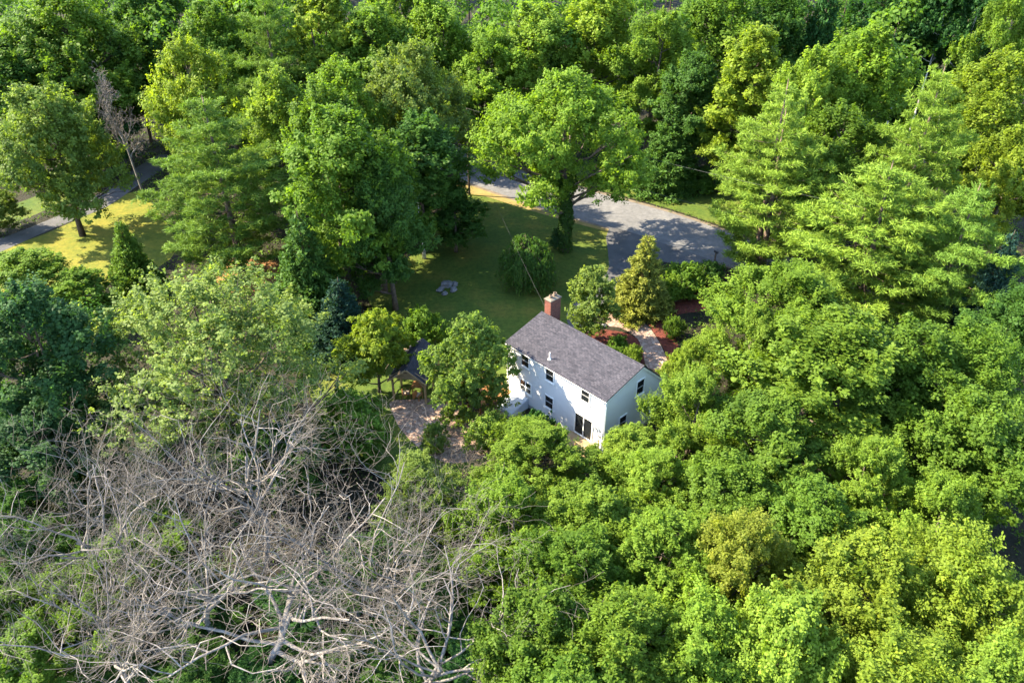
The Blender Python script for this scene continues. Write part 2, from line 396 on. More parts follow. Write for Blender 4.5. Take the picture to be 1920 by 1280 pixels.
for x0, x1 in ((EL - 0.10, EL - 0.06), (0.06, 0.10)):
    m = slab(0.04, ZE - 0.10 + 0.04 * sl, YR - 0.06, ZR - 0.13, 0.17, x0, x1); fixed(m.build('rake_board', M['trim'], house))
    m = slab(YR + 0.06, ZR - 0.15, EW - 0.05, ZF - 0.10, 0.17, x0, x1); fixed(m.build('rake_board', M['trim'], house))
m = MB(); m.box(0.11, EL - 0.11, 0.10, 0.135, ZE - 0.26, ZE - 0.08); m.build('fascia', M['trim'], house)
m = MB(); m.box(0.11, EL - 0.11, 0.137, Y0 - 0.002, ZE - 0.24, ZE - 0.21); m.build('soffit', M['trim'], house)
# gutter (an open half pipe) and the downspout at the right corner
g = MB(); ring = [(0.095 + 0.06 * math.cos(t) - 0.065, ZE - 0.10 - 0.07 * math.sin(t)) for t in np.linspace(0, math.pi, 7)]
g.add([(x, y, z) for x in (0.02, EL - 0.02) for y, z in ring], [(i, i + 1, 8 + i, 7 + i) for i in range(6)])
g.build('gutter', M['trim'], house)
d = MB(); xd = X1 - 0.10
d.tube([(xd, 0.04, ZE - 0.17), (xd, 0.08, ZE - 0.32), (xd, Y0 - 0.11, ZE - 0.5), (xd, Y0 - 0.11, 0.5), (xd, Y0 - 0.3, 0.3)], [0.045] * 5, 6)
d.build('downspout', M['trim'], house)
# vent pipe with flashing
v = MB(); vz = ZE + 0.77 * sl
v.tube([(4.62, 0.77, vz - 0.05), (4.62, 0.77, vz + 0.62)], [0.055, 0.055], 10)
vp = v.build('vent_pipe', M['trim'], roof)
v = MB(); v.tube([(4.62, 0.77, vz - 0.02), (4.62, 0.77, vz + 0.12)], [0.16, 0.065], 10); v.build('flashing', M['trim'], roof)
# chimney with crown and two clay flues
ch = MB(); ch.box(0.30, 1.02, YR + 0.05, YR + 1.30, 5.4, 8.12)
chim = ch.build('chimney', M['brick'], house); uv_planar(chim)
m = MB(); m.box(0.24, 1.08, YR - 0.01, YR + 1.36, 8.122, 8.2)
m.add([(0.24, YR - 0.01, 8.202), (1.08, YR - 0.01, 8.202), (1.08, YR + 1.36, 8.202), (0.24, YR + 1.36, 8.202),
       (0.42, YR + 0.2, 8.28), (0.9, YR + 0.2, 8.28), (0.9, YR + 1.15, 8.28), (0.42, YR + 1.15, 8.28)],
      [(0, 1, 5, 4), (1, 2, 6, 5), (2, 3, 7, 6), (3, 0, 4, 7), (4, 5, 6, 7)])
m.build('crown', M['cap'], chim)
for yy, hh in ((YR + 0.42, 0.28), (YR + 0.92, 0.34)):
    m = MB(); m.tube([(0.66, yy, 8.25), (0.66, yy, 8.25 + hh), (0.66, yy, 8.25 + hh), (0.66, yy, 8.26)], [0.17, 0.155, 0.11, 0.11], 12, cap=False)
    m.build('flue', M['clay'], chim)
# windows
def window(wall, c, z, wd, ht, panes=1, door=False):
    """wall 'rear': c along x, faces -y; wall 'gable': c along y, faces +x"""
    def P(s, out, zz):
        return (s, Y0 - out, zz) if wall == 'rear' else (X1 + out, s, zz)
    def bx(m, s0, s1, o0, o1, z0, z1):
        a, b = P(s0, o0, z0), P(s1, o1, z1)
        return m.box(min(a[0], b[0]), max(a[0], b[0]), min(a[1], b[1]), max(a[1], b[1]), z0, z1)
    s0, s1, z0, z1 = c - wd / 2, c + wd / 2, z - ht / 2, z + ht / 2
    t = 0.075
    m = MB()
    bx(m, s0 - t, s0, 0.003, 0.06, z0 - t, z1 + t); bx(m, s1, s1 + t, 0.003, 0.06, z0 - t, z1 + t)
    bx(m, s0, s1, 0.003, 0.058, z1, z1 + t); bx(m, s0, s1, 0.003, 0.058, z0 - t, z0)
    win = m.build('sliding_door' if door else 'window', M['trim'], house)
    if not door:
        m = MB(); bx(m, s0 - 0.12, s1 + 0.12, 0.003, 0.10, z0 - t - 0.05, z0 - t - 0.002); m.build('sill', M['trim'], win)
    pw = wd / panes
    for i in range(panes):
        a, b = s0 + i * pw, s0 + (i + 1) * pw
        rows = ((z0, z1),) if door else ((z0, z), (z, z1))
        for k, (za, zb) in enumerate(rows):
            m = MB(); bx(m, a + 0.04, b - 0.04, 0.004, 0.012 + 0.012 * k, za + 0.035, zb - 0.035); m.build('pane', M['glass'], win)
            m = MB(); o0, o1 = 0.004, 0.036 + 0.012 * k
            bx(m, a + 0.002, a + 0.045, o0, o1, za + 0.002, zb - 0.002); bx(m, b - 0.045, b - 0.002, o0, o1, za + 0.002, zb - 0.002)
            bx(m, a + 0.045, b - 0.045, o0, o1, za + 0.002, za + 0.04); bx(m, a + 0.045, b - 0.045, o0, o1, zb - 0.04, zb - 0.002)
            m.build('sash', M['trim'] if (door or panes > 1) else M['sash'], win)
M['sash'] = plain('grey_window_sash', (0.30, 0.30, 0.30), 0.5)
window('rear', EL - 9.08, 4.72, 0.86, 1.12); window('rear', EL - 6.20, 4.74, 0.86, 1.12); window('rear', EL - 2.28, 4.78, 0.86, 1.12)
window('rear', EL - 8.98, 2.06, 1.30, 1.10, 2); window('rear', EL - 6.16, 1.98, 0.90, 1.15)
window('rear', EL - 2.30, 1.66, 1.85, 2.0, 2, True)
window('gable', 4.40, 4.70, 0.90, 1.35); window('gable', 6.52, 2.0, 0.86, 1.3); window('gable', 2.50, 2.12, 0.86, 1.3)

def hp(x, y, z=0.0):       # a point of the house's own frame in the world
    ca, sa = -UX, -UY
    return Vector((house.location.x + ca * x - sa * y, house.location.y + sa * x + ca * y, z))
HRZ = house.rotation_euler.z
# coiled hose hung beside the sliding door
hose = empty('garden_hose', hp(EL - 0.80, Y0 - 0.14, 1.7), HRZ); tag(hose, 'grey coiled garden hose hung on the white wall beside the sliding door', 'hose')
m = MB()
for k in range(4):
    rr = 0.30 + 0.025 * (k % 2)
    m.tube([(rr * math.cos(t), -0.03 * k, 0.5 + rr * 1.15 * math.sin(t)) for t in np.linspace(0, 2 * math.pi, 20)], [0.02] * 20, 5, cap=False)
m.build('coil', M['hatch'], hose)
m = MB(); m.box(-0.12, 0.12, -0.12, 0.132, 0.72, 0.78); m.build('hanger', M['black_metal'], hose)
# back stoop of the sliding door
st = empty('back_stoop', hp(EL - 2.3, 0, 0), HRZ); tag(st, 'small wooden stoop with handrail below the sliding glass door', 'stoop')
m = MB()
m.box(-1.3, 1.9, -1.5, 0.2, 0.50, 0.56); m.build('landing', M['cedar'], st)
for x in (-1.2, 1.8):
    for y in (-1.4, 0.1):
        m = MB(); m.box(x - 0.05, x + 0.05, y - 0.05, y + 0.05, -0.2, 0.498); m.build('support_post', M['cedar'], st)
for x in (0.7, 1.85):
    m = MB(); m.box(x - 0.045, x + 0.045, -1.5, -1.41, 0.562, 1.5); m.build('rail_post', M['cedar'], st)
m = MB(); m.box(1.805, 1.895, 0.0, 0.09, 0.562, 1.5); m.build('rail_post', M['cedar'], st)
m = MB(); m.bar((0.7, -1.455, 1.54), (1.85, -1.455, 1.54), 0.09, 0.05); m.build('hand_rail', M['cedar'], st)
m = MB(); m.bar((0.7, -1.455, 0.85), (1.85, -1.455, 0.85), 0.05, 0.05); m.build('lower_rail', M['cedar'], st)
m = MB(); m.bar((1.85, -1.40, 1.53), (1.85, 0.05, 1.53), 0.09, 0.05); m.build('hand_rail', M['cedar'], st)
m = MB(); m.bar((1.85, -1.40, 0.85), (1.85, 0.0, 0.85), 0.05, 0.05); m.build('lower_rail', M['cedar'], st)
for k in range(3):
    m = MB(); m.box(-0.4, 0.6, -1.5 - 0.28 * (k + 1), -1.502 - 0.28 * k, 0.34 - 0.17 * k, 0.38 - 0.17 * k); m.build('step', M['cedar'], st)
# cellar hatch: a sloped pale steel bulkhead against the wall
hb = empty('cellar_hatch', hp(1.9, 0.2, 0), HRZ); tag(hb, 'pale grey sloped steel cellar hatch against the shaded white wall', 'hatch')
m = MB()
m.add([(-0.9, 0, -0.2), (0.9, 0, -0.2), (0.9, 0, 1.0), (-0.9, 0, 1.0), (-0.9, -2.0, -0.2), (0.9, -2.0, -0.2), (0.9, -2.0, 0.35), (-0.9, -2.0, 0.35)],
      [(0, 1, 5, 4), (4, 5, 6, 7), (0, 4, 7, 3), (1, 2, 6, 5), (3, 7, 6, 2), (0, 3, 2, 1)])
m.build('housing', M['hatch'], hb)
for x0, x1 in ((-0.86, -0.01), (0.01, 0.86)):
    m = MB(); m.add([(x0, -0.05, 0.99), (x1, -0.05, 0.99), (x1, -1.97, 0.368), (x0, -1.97, 0.368), (x0, -0.05, 1.03), (x1, -0.05, 1.03), (x1, -1.97, 0.408), (x0, -1.97, 0.408)],
                    [(0, 3, 2, 1), (4, 5, 6, 7), (0, 1, 5, 4), (1, 2, 6, 5), (2, 3, 7, 6), (3, 0, 4, 7)]); lf = m.build('hatch_leaf', M['hatch'], hb)
    m = MB(); xm = x1 - 0.12 if x0 < 0 else x0 + 0.12
    m.bar((xm, -1.2, 0.69), (xm, -1.35, 0.64), 0.03, 0.04); m.build('handle', M['black_metal'], lf)
# wooden deck behind the round tree, with railing
dk = empty('deck', hp(-2.2, -1.5, 0), HRZ); tag(dk, 'orange stained wooden deck with railing at the left end of the house', 'deck')
DX0, DX1, DY0, DY1 = -1.8, 2.9, -2.0, 2.0
for k in range(24):
    x = DX0 + k * (DX1 - DX0) / 24
    m = MB(); m.box(x, x + 0.188, DY0, DY1, 0.60, 0.635); m.build('deck_board', M['wood'], dk)
for x in np.linspace(DX0 + 0.1, DX1 - 0.1, 4):
    m = MB(); m.box(x - 0.05, x + 0.05, DY0 + 0.05, DY0 + 0.15, -0.2, 0.598); m.build('support_post', M['wood'], dk)
    m = MB(); m.box(x - 0.05, x + 0.05, DY0 + 0.05, DY0 + 0.15, 0.637, 1.58); m.build('rail_post', M['wood'], dk)
m = MB(); m.bar((DX0, DY0 + 0.1, 1.61), (DX1, DY0 + 0.1, 1.61), 0.14, 0.05); m.build('top_rail', M['wood'], dk)
m = MB(); m.bar((DX0, DY0 + 0.1, 0.76), (DX1, DY0 + 0.1, 0.76), 0.05, 0.06); m.build('bottom_rail', M['wood'], dk)
bal = MB(); bal.box(-0.018, 0.018, -0.018, 0.018, 0.792, 1.582); balm = bal.mesh('baluster', M['wood'])
for x in np.arange(DX0 + 0.25, DX1 - 0.2, 0.14): link('baluster', balm, dk, (x, DY0 + 0.1, 0))
for k in range(4):
    m = MB(); m.box(-1.5, 0.3, DY0 - 0.28 * (k + 1), DY0 - 0.28 * k - 0.002, 0.44 - 0.15 * k, 0.48 - 0.15 * k); m.build('step', M['wood'], dk)
# short lattice screen by the sliding door
ls = empty('wooden_screen', hp(EL - 4.75, -0.55, 0), HRZ); tag(ls, 'low tan wooden screen between the round shrub and the sliding door', 'screen')
for k in range(6):
    m = MB(); m.box(-0.45 + 0.152 * k, -0.45 + 0.152 * k + 0.14, -0.012, 0.012, 0.0, 1.05); m.build('picket', M['cedar'], ls)
m = MB(); m.box(-0.47, 0.47, 0.014, 0.06, 0.85, 0.93); m.box(-0.47, 0.47, 0.014, 0.06, 0.2, 0.28); m.build('cross_rail', M['cedar'], ls)

# ---------------------------------------------------------------- garden pavilion
pA = at(738, 753); pv_depth = (at(794, 630, 3.65) - at(764, 686, 3.65))
pv = empty('garden_pavilion', (pA.x + 1.45, pA.y, 0), math.atan2(pv_depth.y, pv_depth.x) - R(90))
tag(pv, 'open timber garden pavilion with dark gabled shingle roof beside the patio', 'pavilion')
PW, PD = 1.45, min(5.2, pv_depth.length - 0.6)
for x in (-PW, PW):
    for y in (0.0, PD / 2, PD):
        m = MB(); m.box(x - 0.08, x + 0.08, y - 0.08, y + 0.08, -0.1, 2.25); m.build('post', M['cedar'], pv)
    m = MB(); m.box(x - 0.07, x + 0.07, -0.25, PD + 0.25, 2.252, 2.45); m.build('side_beam', M['cedar'], pv)
for y in (0.0, PD):
    m = MB(); m.box(-PW - 0.25, PW + 0.25, y - 0.075, y + 0.075, 2.46, 2.64); m.build('cross_beam', M['cedar'], pv)
    for sx in (-1, 1):
        m = MB(); m.bar((sx * (PW - 0.08), y, 1.75), (sx * (PW - 0.62), y, 2.46), 0.09, 0.09); m.build('knee_brace', M['cedar'], pv)
    gy = y - 0.02
    m = MB(); m.add([(-PW - 0.1, gy - 0.02, 2.645), (PW + 0.1, gy - 0.02, 2.645), (0, gy - 0.02, 3.62), (-PW - 0.1, gy + 0.02, 2.645), (PW + 0.1, gy + 0.02, 2.645), (0, gy + 0.02, 3.62)],
                    [(0, 1, 2), (5, 4, 3), (0, 3, 4, 1), (1, 4, 5, 2), (2, 5, 3, 0)]); m.build('gable_panel', M['cedar'], pv)
    m = MB()
    arc = [(0.95 * math.cos(t), gy - 0.07, 2.64 + 0.55 * math.sin(t)) for t in np.linspace(0.0, math.pi, 11)]
    m.tube(arc, [0.06] * 11, 5); m.build('arched_brace', M['dark_wood'], pv)
RW = 1.75
for sx in (-1, 1):
    m = MB(); a = (sx * RW, 2.35); b = (0.002 * sx, 3.72)
    y0, y1 = -0.45, PD + 0.45
    m.add([(a[0], y0, a[1]), (b[0], y0, b[1]), (b[0], y1, b[1]), (a[0], y1, a[1]), (a[0], y0, a[1] - 0.1), (b[0], y0, b[1] - 0.1), (b[0], y1, b[1] - 0.1), (a[0], y1, a[1] - 0.1)],
          [(0, 1, 2, 3), (7, 6, 5, 4), (0, 4, 5, 1), (2, 6, 7, 3), (0, 3, 7, 4), (1, 5, 6, 2)])
    o = fixed(m.build('roof', M['shingle_dark'], pv)); uv_planar(o)
    m = MB(); m.bar((sx * RW, -0.47, 2.31), (sx * 0.03, -0.47, 3.66), 0.04, 0.16); m.build('barge_board', M['cedar'], pv)
# furniture under the pavilion roof
def P_in(x, y): 
    r = pv.rotation_euler.z
    return Vector((pv.location.x + x * math.cos(r) - y * math.sin(r), pv.location.y + x * math.sin(r) + y * math.cos(r), 0.012))
tb = empty('garden_table', P_in(0.25, 2.0), pv.rotation_euler.z); tag(tb, 'brown wooden table standing under the pavilion roof', 'table')
for k in range(5):
    m = MB(); m.box(-0.5 + 0.2 * k, -0.5 + 0.2 * k + 0.185, -0.85, 0.85, 0.70, 0.74); m.build('top_board', M['wood'], tb)
for x in (-0.4, 0.4):
    for y in (-0.7, 0.7):
        m = MB(); m.box(x - 0.04, x + 0.04, y - 0.04, y + 0.04, 0, 0.698); m.build('leg', M['wood'], tb)
def chair(loc, rz, label):
    c = empty('garden_chair', loc, rz); tag(c, label, 'chair', 'chairs under the pavilion roof')
    m = MB(); m.box(-0.3, 0.3, -0.3, 0.3, 0.36, 0.41); m.build('seat', M['wood'], c)
    m = MB(); m.box(-0.27, 0.27, -0.29, 0.24, 0.412, 0.50); m.build('cushion', M['cushion'], c)
    m = MB(); m.bar((0, 0.28, 0.41), (0, 0.46, 1.05), 0.58, 0.05); m.build('backrest', M['wood'], c)
    for x in (-0.33, 0.33):
        m = MB(); m.box(x - 0.045, x + 0.045, -0.32, 0.36, 0.60, 0.635); m.build('armrest', M['wood'], c)
        for y in (-0.27, 0.27):
            m = MB(); m.box(x - 0.03, x + 0.03, y - 0.03, y + 0.03, 0, 0.598); m.build('leg', M['wood'], c)
chair(P_in(-0.55, 0.65), pv.rotation_euler.z + R(200), 'brown chair with beige cushion by the left front pavilion post')
chair(P_in(0.55, 0.55), pv.rotation_euler.z + R(160), 'brown chair with beige cushion near the pavilion front on the tree side')

# ---------------------------------------------------------------- pole, wires, letter box, rocks
pb = at(880, 366)
def pole(loc, label, h=11.6):
    e = empty('utility_pole', loc); tag(e, label, 'utility pole', 'utility poles along the road')
    m = MB(); m.tube([(0, 0, -0.3), (0.03, 0, h / 2), (0, 0.02, h)], [0.16, 0.14, 0.11], 10); m.build('shaft', M['bark_dark'], e)
    m = MB(); m.tube([(0.12, 0, h - 3.6), (0.12, 0, h - 3.3)], [0.07, 0.07], 8); m.build('bracket', M['black_metal'], e)
    m = MB(); m.tube([(0, 0, h), (0, 0, h + 0.25)], [0.05, 0.04], 8); m.build('insulator', M['clay'], e)
pole(pb, 'dark wooden utility pole standing at the roadside left of the big lawn tree')
pb2 = Vector((at(1570, 590).x, at(1570, 590).y, 0))
pole(pb2, 'dark wooden utility pole mostly hidden behind the tall pine at right')
def cable(a, b, sag, label, r=0.02):
    pts = [Vector(a).lerp(Vector(b), t) - Vector((0, 0, 4 * sag * t * (1 - t))) for t in np.linspace(0, 1, 25)]
    m = MB(); m.tube([p - pts[0] for p in pts], [r] * 25, 5)
    o = m.build('cable', M['wire']); o.location = pts[0]; tag(o, label, 'cable', 'overhead cables')
cable(pb + Vector((0, 0, 11.85)), pb2 + Vector((0, 0, 11.85)), 0.5, 'upper overhead cable running beside the road from the utility pole', 0.013)
cable(pb + Vector((0.12, 0, 8.1)), pb2 + Vector((0.12, 0, 8.1)), 0.6, 'lower overhead cable running beside the road from the utility pole', 0.014)
cable(pb + Vector((0, 0, 8.4)), hp(0.6, YR + 0.04, 7.1), 0.7, 'thin service cable dropping across the lawn to the house chimney', 0.006)
mb_ = empty('letter_box', at(1340, 489), R(30)); tag(mb_, 'dark letter box on a post beside the road by the driveway', 'letter box')
m = MB(); m.box(-0.06, 0.06, -0.06, 0.06, -0.2, 1.05); m.build('post', M['dark_wood'], mb_)
m = MB(); ring = [(-0.11, 1.06), (0.11, 1.06), (0.11, 1.2), (0.08, 1.27), (0, 1.3), (-0.08, 1.27), (-0.11, 1.2)]
m.add([(x, y, z) for y in (-0.3, 0.25) for x, z in ring], [tuple(range(7)), tuple(range(13, 6, -1))] + [(i, (i+1) % 7, 7 + (i+1) % 7, 7 + i) for i in range(7)])
fixed(m.build('box', M['black_metal'], mb_))
rng0 = random.Random(5)
def rock(px, py, s, label, group):
    m = MB(); n1, n2 = 9, 6; vs = []
    ph = [rng0.uniform(0, 6) for _ in range(4)]
    for j in range(n2 + 1):
        for i in range(n1):
            th = math.pi * j / n2; a = 2 * math.pi * i / n1
            k = 1 + 0.2 * math.sin(2 * a + ph[0]) * math.sin(th) + 0.17 * math.cos(3 * th + ph[1] + a) + 0.1 * math.sin(5 * a + ph[2])
            vs.append((k * math.sin(th) * math.cos(a) * s, k * math.sin(th) * math.sin(a) * s * 0.75, k * math.cos(th) * s * 0.55 + s * 0.3))
    fs = [(j*n1+i, (j+1)*n1+i, (j+1)*n1+(i+1) % n1, j*n1+(i+1) % n1) for j in range(n2) for i in range(n1)]
    m.add(vs, fs); o = m.build('rock', M['stone']); o.location = at(px, py); o.rotation_euler.z = rng0.uniform(0, 6)
    tag(o, label, 'rock', group)
for px, py, s, lab in ((838, 536, 0.75, 'largest pale grey rock in the cluster on the shaded lawn'), (850, 545, 0.5, 'grey rock at the right front of the lawn rock cluster'),
                       (826, 545, 0.5, 'grey rock at the left front of the lawn rock cluster'), (853, 534, 0.42, 'small grey rock at the right back of the lawn rock cluster'),
                       (834, 552, 0.4, 'small grey rock nearest the house in the lawn rock cluster')):
    rock(px, py, s, lab, 'rocks clustered on the lawn')
rock(1345, 505, 0.5, 'grey rock beside the letter box at the road edge', 'rocks by the road')
rock(1132, 612, 0.35, 'small grey rock beside the garden walk behind the house', 'rocks by the walk')

# ---------------------------------------------------------------- vegetation
def leaf_mesh(name, c, n, size, aspect, lv, mat, rng, axis=None, fold=0.18):
    """many small folded leaves: centres c, facings n, lengths size, widths size * aspect"""
    k = len(c)
    n = n / (np.linalg.norm(n, axis=1, keepdims=True) + 1e-9)
    a = rng.normal(size=(k, 3)) if axis is None else axis
    a = a - n * (a * n).sum(1, keepdims=True); a /= (np.linalg.norm(a, axis=1, keepdims=True) + 1e-9)
    b = np.cross(n, a)
    L = (size / 2)[:, None]; W = (size * aspect / 2)[:, None]
    v = np.empty((k, 4, 3))
    v[:, 0] = c - a * L; v[:, 1] = c + b * W + n * W * fold + a * L * 0.15; v[:, 2] = c + a * L; v[:, 3] = c - b * W + n * W * fold + a * L * 0.15
    m = bpy.data.meshes.new(name)
    m.vertices.add(4 * k); m.vertices.foreach_set('co', v.astype(np.float32).ravel())
    m.loops.add(4 * k); m.loops.foreach_set('vertex_index', np.arange(4 * k, dtype=np.int32))
    m.polygons.add(k); m.polygons.foreach_set('loop_start', np.arange(0, 4 * k, 4, dtype=np.int32))
    m.update(calc_edges=True)
    at_ = m.attributes.new('lv', 'FLOAT', 'FACE'); at_.data.foreach_set('value', np.clip(lv, 0, 1).astype(np.float32))
    m.materials.append(mat); return m

def sphere_dirs(rng, k):
    d = rng.normal(size=(k, 3)); return d / np.linalg.norm(d, axis=1, keepdims=True)

def limb_path(rng, a, b, bend, steps=5):
    a, b = np.array(a, float), np.array(b, float); L = np.linalg.norm(b - a)
    off = rng.normal(size=3) * bend * L; up = np.array([0, 0, 0.12 * L])
    ts = np.linspace(0, 1, steps)
    return [tuple(a + (b - a) * t + (off - up) * math.sin(math.pi * t) * 0.5) for t in ts]

def proto_broad(seed, h, r, clear, nl, leaf, nleaf, bark='bark', peak=0.45, puff=(0.085, 0.15), lobe=(0.26, 0.40), aspect=0.72, droop=0.0, sprig=0.5, trunks=1, tr=None, dark_in=True, sparse=1.0):
    """a broad-leaved tree: trunk, limbs to lobes, puffs of leaves on the outside of the lobes"""
    rng = np.random.default_rng(seed)
    z0 = h * clear; ch = h - z0
    cs, rs = [], []
    for i in range(nl):
        t = (i + 0.5) / nl
        t = t ** 0.9
        env = math.sqrt(max(0.0, 1 - ((t - peak) / (1 - peak)) ** 2)) if t > peak else 0.62 + 0.38 * math.sin(t / peak * math.pi / 2)
        lr = r * rng.uniform(*lobe)
        rad = max(0.0, env * r * rng.uniform(0.86, 1.08) - lr * 0.85)
        if rng.random() < 0.28: rad *= rng.uniform(0.2, 0.7)
        a = i * 2.39996 + rng.uniform(-0.5, 0.5)
        z = z0 + lr * 0.6 + t * (ch - lr * 1.5)
        cs.append((rad * math.cos(a), rad * math.sin(a), z)); rs.append(lr)
    cs.append((rng.uniform(-.1, .1) * r, rng.uniform(-.1, .1) * r, h - r * 0.27)); rs.append(r * 0.27)
    cs, rs = np.array(cs), np.array(rs)
    # puffs on the lobes
    P, PR, PD, PV = [], [], [], []
    for i, (c, lr) in enumerate(zip(cs, rs)):
        area = 4 * math.pi * lr * lr; pr0 = r * (puff[0] + puff[1]) / 2
        k = int(area / (pr0 * pr0 * 1.25) * sparse) + 6
        d = sphere_dirs(rng, k); d = d[d[:, 2] > -0.6]
        pr = r * (puff[0] + (puff[1] - puff[0]) * rng.random(len(d)) ** 1.5) * rng.uniform(0.35, 0.75, len(d))
        wob = 1 + 0.22 * np.sin(d[:, 0] * 4.1 + i * 1.7) * np.sin(d[:, 1] * 3.7 + i) + 0.16 * np.sin(d[:, 2] * 6.3 + i * 2.3)
        p = c + d * (lr * wob * rng.uniform(0.62, 1.2, len(d)))[:, None] * np.array([1, 1, 0.9])
        keep = np.ones(len(d), bool)
        for j in range(len(cs)):
            if j != i: keep &= np.linalg.norm(p - cs[j], axis=1) > rs[j] * 0.6
        lob = rng.normal() * 0.10
        P.append(p[keep]); PR.append(pr[keep]); PD.append(d[keep]); PV.append(np.full(keep.sum(), lob))
        if rng.random() < 0.6 and sprig > 0.2:      # leaders that stand out of the lobe
            for _ in range(2):
                a = rng.uniform(0, 6.28); g = np.array([math.cos(a) * 0.55, math.sin(a) * 0.55, 0.9]); g = g + c * np.array([1, 1, 0]) / r * 0.5; g /= np.linalg.norm(g)
                s = np.linspace(0.9, rng.uniform(1.25, 1.6), 7)
                P.append(c + g * (s * lr)[:, None] + rng.normal(size=(7, 3)) * lr * 0.05); PR.append(np.linspace(1.0, 0.45, 7) * pr0 * 0.62)
                PD.append(np.tile(g, (7, 1))); PV.append(np.full(7, lob + 0.05))
    P, PR, PD, PV = map(np.concatenate, (P, PR, PD, PV))
    axis_c = np.array([0, 0, z0 + ch * 0.4])
    outw = P - axis_c; outw /= np.linalg.norm(outw, axis=1, keepdims=True)
    grow = outw * 0.7 + np.array([0, 0, 0.75 - droop]); grow /= np.linalg.norm(grow, axis=1, keepdims=True)
    wgt = PR ** 2; cnt = rng.multinomial(nleaf, wgt / wgt.sum())
    idx = np.repeat(np.arange(len(P)), cnt)
    d = sphere_dirs(rng, nleaf)
    rad = (rng.random(nleaf) ** 0.55) * PR[idx] * rng.choice([1.0, 1.0, 1.45], nleaf)
    pv = PV + rng.normal(size=len(P)) * 0.10
    off = d * rad[:, None] * np.array([1, 1, 0.8])
    g = grow[idx]; off += g * ((off * g).sum(1, keepdims=True)) * sprig * rng.uniform(0.2, 1.6, len(P))[idx][:, None]
    c = P[idx] + off
    pn = outw * 0.45 + np.array([0, 0, 0.6]) + rng.normal(size=P.shape) * 0.42; pn /= np.linalg.norm(pn, axis=1, keepdims=True)
    n = pn[idx] * 0.75 + d * 0.3 + rng.normal(size=(nleaf, 3)) * 0.32
    lv = 0.5 + pv[idx] + rng.normal(size=nleaf) * 0.16
    size = leaf * rng.uniform(0.6, 1.3, nleaf) * rng.uniform(0.7, 1.3, len(P))[idx]
    crown = leaf_mesh('crown', c, n, size, aspect, lv, M['leaf'], rng, axis=d + rng.normal(size=(nleaf, 3)) * 0.35)
    # trunk and limbs
    m = MB(); tr = tr or h * 0.016
    for q in range(trunks):
        bx, by = (0, 0) if trunks == 1 else (0.5 * math.cos(q * 2.5), 0.5 * math.sin(q * 2.5))
        lean = rng.normal(size=2) * 0.03 * h
        tp = [(bx, by, -0.4), (bx * 1.1, by * 1.1, h * 0.12), (bx * 2 + lean[0] * .4, by * 2 + lean[1] * .4, h * 0.4), (bx * 3 + lean[0], by * 3 + lean[1], h * 0.82)]
        m.tube(tp, [tr * 1.5, tr * 1.05, tr * 0.8, tr * 0.15], 9)
    for i, c_ in enumerate(cs):
        zb = max(z0 * 0.75, min(c_[2] - rs[i] * 0.3, c_[2] - np.hypot(c_[0], c_[1]) * 0.65)); zb = min(max(zb, h * 0.08), h * 0.75)
        k = zb / h
        q = i % trunks; bx, by = (0, 0) if trunks == 1 else (0.5 * math.cos(q * 2.5) * 2, 0.5 * math.sin(q * 2.5) * 2)
        path = limb_path(rng, (bx, by, zb), c_, 0.10)
        m.tube(path, list(np.linspace(tr * 0.55 * (1.1 - k), tr * 0.10, 5)), 6, cap=False)
        for _ in range(3):
            e = c_ + sphere_dirs(rng, 1)[0] * rs[i] * 0.8
            m.tube([path[2], tuple((np.array(path[3]) + e) / 2), tuple(e)], [tr * 0.16, tr * 0.11, tr * 0.05], 4, cap=False)
    trunk = m.mesh('trunk', M[bark], True)
    return dict(parts=[('trunk', trunk), ('crown', crown)], h=h, r=r)

def needle_tufts(rng, P, D, V, blades, length, width, mat, upb=0.5):
    k = len(P); idx = np.repeat(np.arange(k), blades); n = len(idx)
    d = sphere_dirs(rng, n) * 0.75 + D[idx] * 0.75 + np.array([0, 0, upb]); d /= np.linalg.norm(d, axis=1, keepdims=True)
    ln = length * rng.uniform(0.6, 1.25, n)
    c = P[idx] + d * (ln * 0.5)[:, None] + rng.normal(size=(n, 3)) * length * 0.22
    nn = rng.normal(size=(n, 3)) + np.array([0, 0, 0.9])
    lv = 0.5 + V[idx] + rng.normal(size=n) * 0.14
    return leaf_mesh('crown', c, nn, ln, width, lv, mat, rng, axis=d, fold=0.1)

